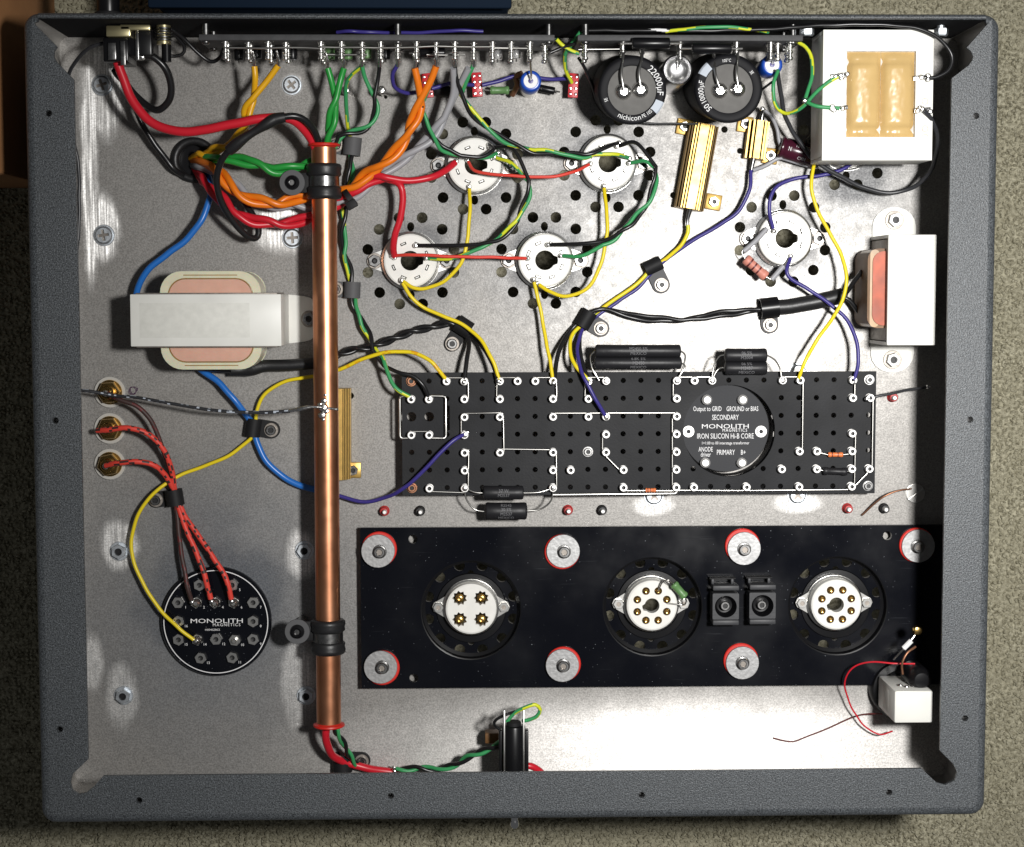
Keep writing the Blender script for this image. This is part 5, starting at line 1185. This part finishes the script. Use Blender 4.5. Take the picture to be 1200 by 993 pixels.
cap_lead(c, z, 731, 107, 730, 64, par=par); cap_lead(c, z, 751, 105, 752, 63, par=par)
c, z = big_cap(854, 104, 'big black electrolytic can with its pale stripe at upper left, beside the blue capacitor', R_(142), [('10000µF', R_(188), 4.2, .85, True), ('50', R_(222), 4.6, .9, True), ('105°C', R_(95), 2.4, .8, True), ('3E', R_(35), 2.6, .8, True)])
par = [o for o in COL.objects if o.get('label', '').startswith('big black electrolytic can with its')][0]
cap_lead(c, z, 844, 106, 837, 72, par=par); cap_lead(c, z, 865, 104, 864, 64, par=par)
c = P(794, 82, 44); t = thing('metal_can_capacitor', 'shiny metal ended can between the two big black capacitors', 'capacitor', (c.x, c.y, 0))
B().lathe([(8.4, .1), (8.4, 42), (8.0, 43.4), (7.4, 44)], (c.x, c.y, 0), 40).build('sleeve', 'clear_grey', t, smooth=50) if False else B().lathe([(8.4, .1), (8.4, 42), (8.0, 43.4), (7.4, 44), (6.9, 43.4), (6.6, 42.4), (3, 41.6), (0, 41.3)], (c.x, c.y, 0), 40).build('can', 'can_alu', t, smooth=70)
B().tube(spline([V((c.x, c.y, 41)), V((c.x+.4, c.y+2, 46)), V((c.x+.6, c.y+8, 49)), V((c.x+.6, c.y+14, 50))], .8), .6, 8).build('lead', 'tin', t)
def blue_cap(px, py, z, label, up):
    c = P(px, py, z); r = 5.8; t = thing('blue_capacitor', label, 'capacitor', (c.x, c.y, 0))
    B().lathe([(r-.2, .1), (r-.2, z-4)], (c.x, c.y, 0), 32).build('can', 'tin', t)
    B().lathe([(r, z-16), (r, z-1), (r-.6, z-.2), (r-1.1, z), (3.9, z)], (c.x, c.y, 0), 32).build('sleeve', 'blue_sleeve', t, smooth=50)
    B().lathe([(3.9, z-.3), (1.4, z-.3)], (c.x, c.y, 0), 24).build('end_ring', 'white_print', t)
    B().lathe([(1.4, z-.25), (1.3, z+.4), (0, z+.6)], (c.x, c.y, 0), 16).build('plug', 'purple', t)
    e = P(up[0], up[1], 50); B().tube(spline([V((c.x, c.y, z)), V((c.x, c.y+3, z+6)), V((e.x, e.y, 50))], .8), .6, 8).build('lead', 'tin', t, smooth=70)
blue_cap(622, 95, 34, 'blue capacitor standing below the long terminal strip', (621, 66))
blue_cap(905, 76, 42, 'blue capacitor standing beside the right-hand big capacitor', (903, 60))
# maroon capacitor
a, b_ = P(914, 172, 9), P(958, 185, 9); t = thing('maroon_capacitor', 'maroon capacitor with pale print lying under the corner of the white transformer', 'capacitor', ((a+b_)/2))
d = (b_-a); ln = d.length; d.normalize(); w = V((0, 0, 1)).cross(d)
B().lathe([(0, 0), (5.0, 0), (6.0, .6), (6.1, 1.4), (5.5, 2.6), (6.1, 3.8), (6.1, ln-1), (5.4, ln), (0, ln)], a, 28, d).build('body', 'maroon', t, smooth=50)
b = B()
for tx, u0, v0, h in (('16V 220µF', 13, 2.6, 3.2), ('N', 5, -.4, 3.4), ('CX01', 13, -4.2, 2.8)):
    def fn(u, v):
        an = (v+v0)/6.1; return a+d*(u+u0)+(w*math.sin(an)+V((0, 0, 1))*math.cos(an))*6.18
    b.flat(text(tx, h, .75), fn)
b.build('lettering', 'white_print', t, smooth=0)

# ------------------------------------------------------------------ red lug boards and neighbours
def lug_board(px, py, label, rz):
    c = P(px, py, 14); t = thing('lug_board', label, 'terminal board', (c.x, c.y, 0))
    b = B(); b.box((c.x, c.y, 12), (5.6, 13.5, 2), rz=rz, bev=.3); b.build('board', 'red_pcb', t)
    B().rod((c.x, c.y, .1), (c.x, c.y, 11), 2.4, 12).build('post', 'steel', t)
    for k in range(4):
        for s in (-1, 1):
            q = V((c.x, c.y, 0))+Matrix.Rotation(rz, 3, 'Z') @ V((s*1.5, -4.8+3.2*k, 0))
            B().lathe([(0, 13.9), (.7, 13.7), (1.0, 13.05)], q, 10).build('pad', 'solder', t, smooth=80)
lug_board(501, 100, 'red lug board half hidden by the orange pair', .1)
lug_board(559, 99, 'red lug board left of the blue capacitor', .06)
lug_board(672, 100, 'red lug board left of the big capacitor marked 22000', -.05)
banded((574, 106, 10), (597, 106, 10), 2.4, 'resistor_green', 'green axial part beside the blue capacitor below the strip', [[(562, 105, 12), (574, 106, 10)], [(597, 106, 10), (606, 104, 11)]], ())
wire('copper_lead', 'brown twisted leads behind the blue capacitor', [(600, 112, 8), (606, 100, 12), (604, 90, 14), (612, 86, 16)], 1.6)
a = P(632, 104, 8); t = thing('axial_resistor', 'small black cylinder to the right of the blue capacitor', 'resistor', a); B().rod(P(630, 103, 8), P(650, 107, 8), 2.2, 14, bev=.5).build('body', 'black_gloss', t); B().rod(P(650, 107, 8), P(656, 108, 7), .5, 8).build('lead', 'tin', t)
a = P(522, 107, 8); t = thing('axial_resistor', 'small black cylinder between the two left red lug boards', 'resistor', a); B().rod(P(511, 105, 10), P(536, 109, 10), 3, 14, bev=.5).build('body', 'nylon_black', t); B().rod(P(536, 109, 10), P(545, 108, 8), .5, 8).build('lead', 'tin', t)
for px, py, lb in ((405, 106, 'solder ball end on the green and yellow wire below the strip'), (447, 106, 'solder ball end on the black wire below the strip')):
    c = P(px, py, 20); t = thing('solder_terminal', lb, 'terminal', (c.x, c.y, 0))
    B().rod((c.x, c.y, .1), (c.x, c.y, 18), 1.4, 10).build('post', 'tin', t)
    B().lathe([(0, 22), (1.6, 21.6), (2.5, 20), (2.2, 18), (1.3, 17)], (c.x, c.y, 0), 14).build('ball', 'solder', t, smooth=80)

# ------------------------------------------------------------------ inlet, switch, connector on the rear wall
def rear_inlets():
    a = P(136, 50, 48); y = YT-3
    t = thing('power_inlet', 'black power inlet with a brass nut on the rear wall', 'inlet', (a.x, y, 40))
    B().box((a.x+2, y-4, 46), (13, 6, 12), bev=.8).build('nut_block', 'gold_pale', t)
    B().box((a.x, y-13.5, 38), (13.5, 13, 24), bev=1).build('body', 'black_gloss', t)
    for x, dx in ((a.x-1.6, 0), (a.x+4.2, 1)): B().box((x, y-14.5-dx, 51), (2.6 if dx else 4.2, 9 if not dx else 13, 1.2), bev=.3).build('blade', 'steel', t)
    q = P(133, 62, 47); B().lathe([(0, 2), (1.6, 1.6), (2.4, 0), (2, -1.5)], q, 12).build('solder', 'solder', t, smooth=80)
    a = P(163, 45, 46)
    t = thing('rear_switch', 'black toggle switch body beside the power inlet', 'switch', (a.x, y, 40))
    B().box((a.x, y-9, 37), (14, 15, 22), bev=1).build('body', 'black_gloss', t)
    B().box((a.x-1, y-2, 50), (16, 3, 4), bev=.6).build('mounting_plate', 'gold_pale', t)
    B().box((a.x-.5, y-11, 49), (1.8, 16, 1.4), bev=.3).build('blade', 'steel', t)
    q = P(166, 66, 43); B().lathe([(0, 3), (1.8, 2.2), (2.4, 0), (2, -1.5)], q, 12).build('solder', 'solder', t, smooth=80)
    a = P(191, 38, 46)
    t = thing('rear_connector', 'silver threaded connector on the rear wall beside the switch', 'connector', (a.x, y, 44))
    for k in range(5): B().lathe([(3.8, 0), (5.0-.1*k, .5), (5.0-.1*k, 1.1), (3.8, 1.5)], (a.x, y-1-k*1.5, 44), 6 if k == 2 else 20, (0, -1, 0)).build('thread', 'steel', t)
    B().rod((a.x, y, 44), (a.x, y-10, 44), 3.9, 16).build('barrel', 'gold_pale', t)
    B().rod((a.x+1, y-10, 42), (a.x+1, y-19, 42), 2.6, 14).build('insulator', 'black_gloss', t)
    # connector shell outside the rear wall
    a = P(127, 6, 44); t = thing('rear_plug', 'black plug body sticking out behind the rear wall', 'plug', (a.x, YT, 44))
    B().rod((a.x, YT-.2, 44), (a.x, YT+26, 44), 6, 20, bev=.6).build('barrel', 'black_gloss', t)
    B().rod((a.x, YT, 44), (a.x, YT+4, 44), 7.4, 20, bev=.5).build('collar', 'nylon_black', t)
mat('gold_pale', (.7, .62, .36), .3, .9)
rear_inlets()
# phono jacks
def phono(px, py, label):
    c = P(px, py, 3); t = thing('phono_jack', label, 'jack', (c.x, c.y, 0))
    b = B(); washer(b, c, .05, 8.9, 4, 1.6); b.build('nylon_washer', 'nylon_white', t)
    b = B(); b.lathe([(4, 1.6), (7.2, 1.6), (7.0, 2.5), (4, 2.5)], (c.x, c.y, 0), 30); b.build('lug_ring', 'brass', t)
    B().hexp((c.x, c.y), 6.6, 2.5, 6.8, 3.9, random.random()).build('nut', 'brass', t)
    B().lathe([(3.9, 2.5), (3.9, 9.5), (3.3, 10), (2.2, 10), (2.0, 8.5), (1.2, 8.5), (1.2, 13.5), (0, 14)], (c.x, c.y, 0), 24).build('barrel', 'brass', t)
    B().lathe([(0, 15), (1.4, 14.4), (1.9, 13), (1.5, 11.5)], (c.x, c.y, 0), 12).build('solder', 'solder', t, smooth=80)
mat('nylon_white', (.5, .485, .45), .5)
phono(128, 460, 'gold phono jack wired to the thin black ground wire')
phono(128, 502.5, 'gold phono jack between the other two, with a red braided wire')
phono(128, 544.5, 'gold phono jack nearest the lower P-clip, with a red braided wire')
c = P(156, 458); B().flat(text('S', 5), lambda u, v: V((c.x+u, c.y+v, .05))).flat(text('O', 6), lambda u, v: V((c.x+u, c.y+v, .06))).build('ink_mark', 'ink', origin=c, smooth=0, label='small purple ink scribble on the plate beside the top phono jack', cat='ink mark') if False else None
mat('ink', (.06, .02, .06), .6)
b = B()
for k in range(3): b.tube([c+V((2.6*math.cos(a_*.5+k)*(1-.2*k), 2.2*math.sin(a_*.55+k*.7), .15)) for a_ in range(14)], .22, 5)
b.build('ink_mark', 'ink', origin=c, smooth=0, label='small purple ink scribble on the plate beside the top phono jack', cat='ink mark')
# grommet
c = P(228, 188); B().lathe([(8.6, -2), (8.6, 2.4), (9.6, 3.9), (11.6, 4.2), (12.8, 3), (13, .1), (10.9, .1), (10.9, -2)], c, 40).build('rubber_grommet', 'rubber', origin=c, smooth=60, label='black rubber grommet where the coloured twisted pairs come through the plate', cat='grommet')
# test posts
def post(px, py, m, label):
    c = P(px, py, 6); t = thing('test_post', label, 'terminal', (c.x, c.y, 0))
    B().lathe([(3.0, .05), (3.0, 1.5), (2.5, 2), (2.5, 5), (2.1, 5.6), (0, 5.6)], (c.x, c.y, 0), 18).build('collar', m, t)
    q = P(px+.6, py+.6, 9); B().lathe([(1.3, 5.4), (1.3, 9), (.9, 9.4), (0, 9.4)], (q.x, q.y, 0), 12).build('pin', 'turret', t)
for x, y, m, lb in ((450, 600, 'red_plastic', 'red test post nearest the copper pipe'), (492, 600, 'dark', 'black test post nearest the copper pipe'), (666, 599, 'red_plastic', 'red test post between the board and the black plate, in the middle'), (706, 599, 'dark', 'black test post between the board and the black plate, in the middle'),
                    (995, 597, 'red_plastic', 'red test post below the right end of the turret board'), (1038, 597, 'dark', 'black test post beside the bare brownish lead'), (1048, 466, 'red_plastic', 'red test post in shadow off the right end of the turret board')): post(x, y, m, lb)
# screws half under the board
for x, y, lb in ((766, 581, 'zinc screw head half under the board below the tiny orange resistor'), (934, 580, 'zinc screw head half under the board below the round grey disc'), (935, 437, 'zinc screw head half under the board by the yellow wire end')):
    pan_screw(x, y, lb, 5.0, rz=.8)
# slotted screw at right
c = P(1072, 578); t = thing('slotted_screw', 'large pale slotted screw at the end of the bare lead', 'screw', c)
sl = [(c.x+x*.8-y*.6, c.y+x*.6+y*.8) for x, y in ((-5.2, -.5), (5.2, -.5), (5.2, .5), (-5.2, .5))]
b = B(); b.sheet(circ(c, 5.6, 28), [], .1, .8); b.sheet(circ(c, 5.4, 28), [sl], .8, 2.0); b.build('head', 'tin', t)

# ------------------------------------------------------------------ fuse holder on the front wall and small white box
def fuse_holder():
    zc = 40; a = P(602, 850, zc); x = a.x; yw = YB+3
    t = thing('fuse_holder', 'black round fuse holder fixed to the front wall', 'fuse holder', (x, yw, zc))
    B().rod((x, yw, zc), (x, a.y, zc), 6.6, 28, bev=.8).build('barrel', 'black_gloss', t)
    B().rod((x, yw, zc), (x, yw+9, zc), 8.6, 28, bev=.8).build('flange', 'nylon_black', t)
    B().lathe([(4.2, 0), (4.2, 1.8), (3.6, 2.4), (0, 2.4)], (x, a.y, zc), 24, (0, 1, 0)).build('end_cap', 'nylon_black', t)
    for s in (-1, 1):
        e = P(602+s*11, 834, zc+3); B().box((x+s*5.4, (yw+e.y)/2+3, zc+3.4), (1.0, e.y-yw-4, 3), bev=.2).build('tab', 'tin', t)
        B().box((x+s*7.2, (yw+a.y)/2-1, zc-2), (2.2, a.y-yw-4, 6), bev=.4).build('side_rail', 'black_gloss', t)
    B().box((x-12, a.y-13, 14), (8, 6, 10), bev=.6).build('lug', 'bobbin_brown', t)
    # nose outside the front wall
    c = V((P(603, 970, 55).x, YB, 55)); t = thing('bullet_switch', 'small chrome bullet tip on the outside of the front wall', 'switch', c)
    B().lathe([(4.2, 0), (4.2, 1.2), (2.2, 1.6), (2.1, 4.2), (2.5, 5), (2.6, 6.6), (2.1, 8.2), (1.2, 9.1), (0, 9.4)], c, 24, (0, -1, 0)).build('tip', 'chrome', t, smooth=50)
    B().lathe([(6, 0), (6, 1), (4.2, 1.2)], c, 24, (0, -1, 0)).build('collar', 'steel', t)
fuse_holder()
def white_box():
    z1 = 52.0; a, c = P(1048.5, 810, z1), P(1093, 847.5, z1); z0 = 13
    t = thing('box_relay', 'small white plastic box beside the front right corner with red wires', 'box', ((a.x+c.x)/2, (a.y+c.y)/2, 0))
    B().box(((a.x+c.x)/2, (a.y+c.y)/2, (z0+z1)/2), (c.x-a.x, a.y-c.y, z1-z0), bev=1.2).build('case', 'white_paint', t)
    B().box((a.x-.03, (a.y+c.y)/2, (z0+z1)/2), (.2, 13, 14), bev=.05).build('side_label', 'ghost', t)
    q = V(((a.x+c.x)/2+3, (a.y+c.y)/2, 0))
    B().lathe([(0, .1), (17, .1), (17, 9), (16, 10.5), (12, 11), (10.5, 12.9), (0, 12.9)], q, 40).build('base', 'black_gloss', t, smooth=40)
    B().lathe([(0, 46), (4, 45.5), (6.2, 43), (6.8, 38), (6.8, 24)], q+V((3, 13.5, 0)), 28).build('bulb_cap', 'black_gloss', t, smooth=70)
    for dy, dx in ((2.5, -5), (5, -8), (3.6, -1)): B().lathe([(0, 1.2), (1.1, .8), (1.4, 0)], (q.x+dx, a.y+dy*.1, z1-6-dy), 10, (0, 1, 0)).build('contact', 'solder', t, smooth=80)
    w = thing('pilot_lead', 'brass tipped lead with a white sleeve above the small white box', 'wire', P(1068, 750, 40))
    B().tube(spline(pix([(1047, 773, 36), (1056, 764, 40), (1065, 754, 42), (1074, 742, 42)]), 1), .5, 8).build('lead', 'tin', w)
    B().tube(spline(pix([(1059, 760, 41), (1068, 751, 42)]), 1), 1.5, 10).build('sleeve', 'white_print', w)
    B().lathe([(0, 2.5), (2, 2), (3, 0), (2, -2), (0, -2.5)], P(1075, 739, 43), 16).build('tip', 'brass', w, smooth=80)
    wire('copper_lead', 'copper wire curving up behind the small white box', [(1058, 790, 40), (1057, 778, 42), (1063, 766, 42), (1073, 758, 40)], .7)
white_box()
# stop post behind the caps and strap
wire('black_wire', 'thin black strap line between the big capacitors and the gold resistor', [(742, 143, 12), (770, 145, 12), (800, 145.5, 13), (830, 145, 14)], .6)
wire('black_wire', 'short black wire from the blue capacitor to the right big capacitor', [(905, 96, 24), (893, 105, 20), (884, 113, 16)], .7)
wire('white_print', 'white and black banded wire lying along the rear wall behind the strip', [(722, 37, 48), (760, 36, 52), (805, 36, 52), (830, 38, 48)], 1.0, 'dark')
# cable tie on the orange and red pairs
c = P(410, 232, 22); t = thing('cable_tie', 'black cable tie bundling the orange and red pairs right of the pipe', 'cable tie', c)
B().lathe([(4.6, -1.6), (5.4, -1.6), (5.4, 1.6), (4.6, 1.6)], c, 20, (.8, .6, 0)).build('band', 'nylon_black', t)
B().box(P(412, 240, 27), (6, 4.5, 3.5), rz=.5, bev=.4).build('head', 'nylon_black', t)
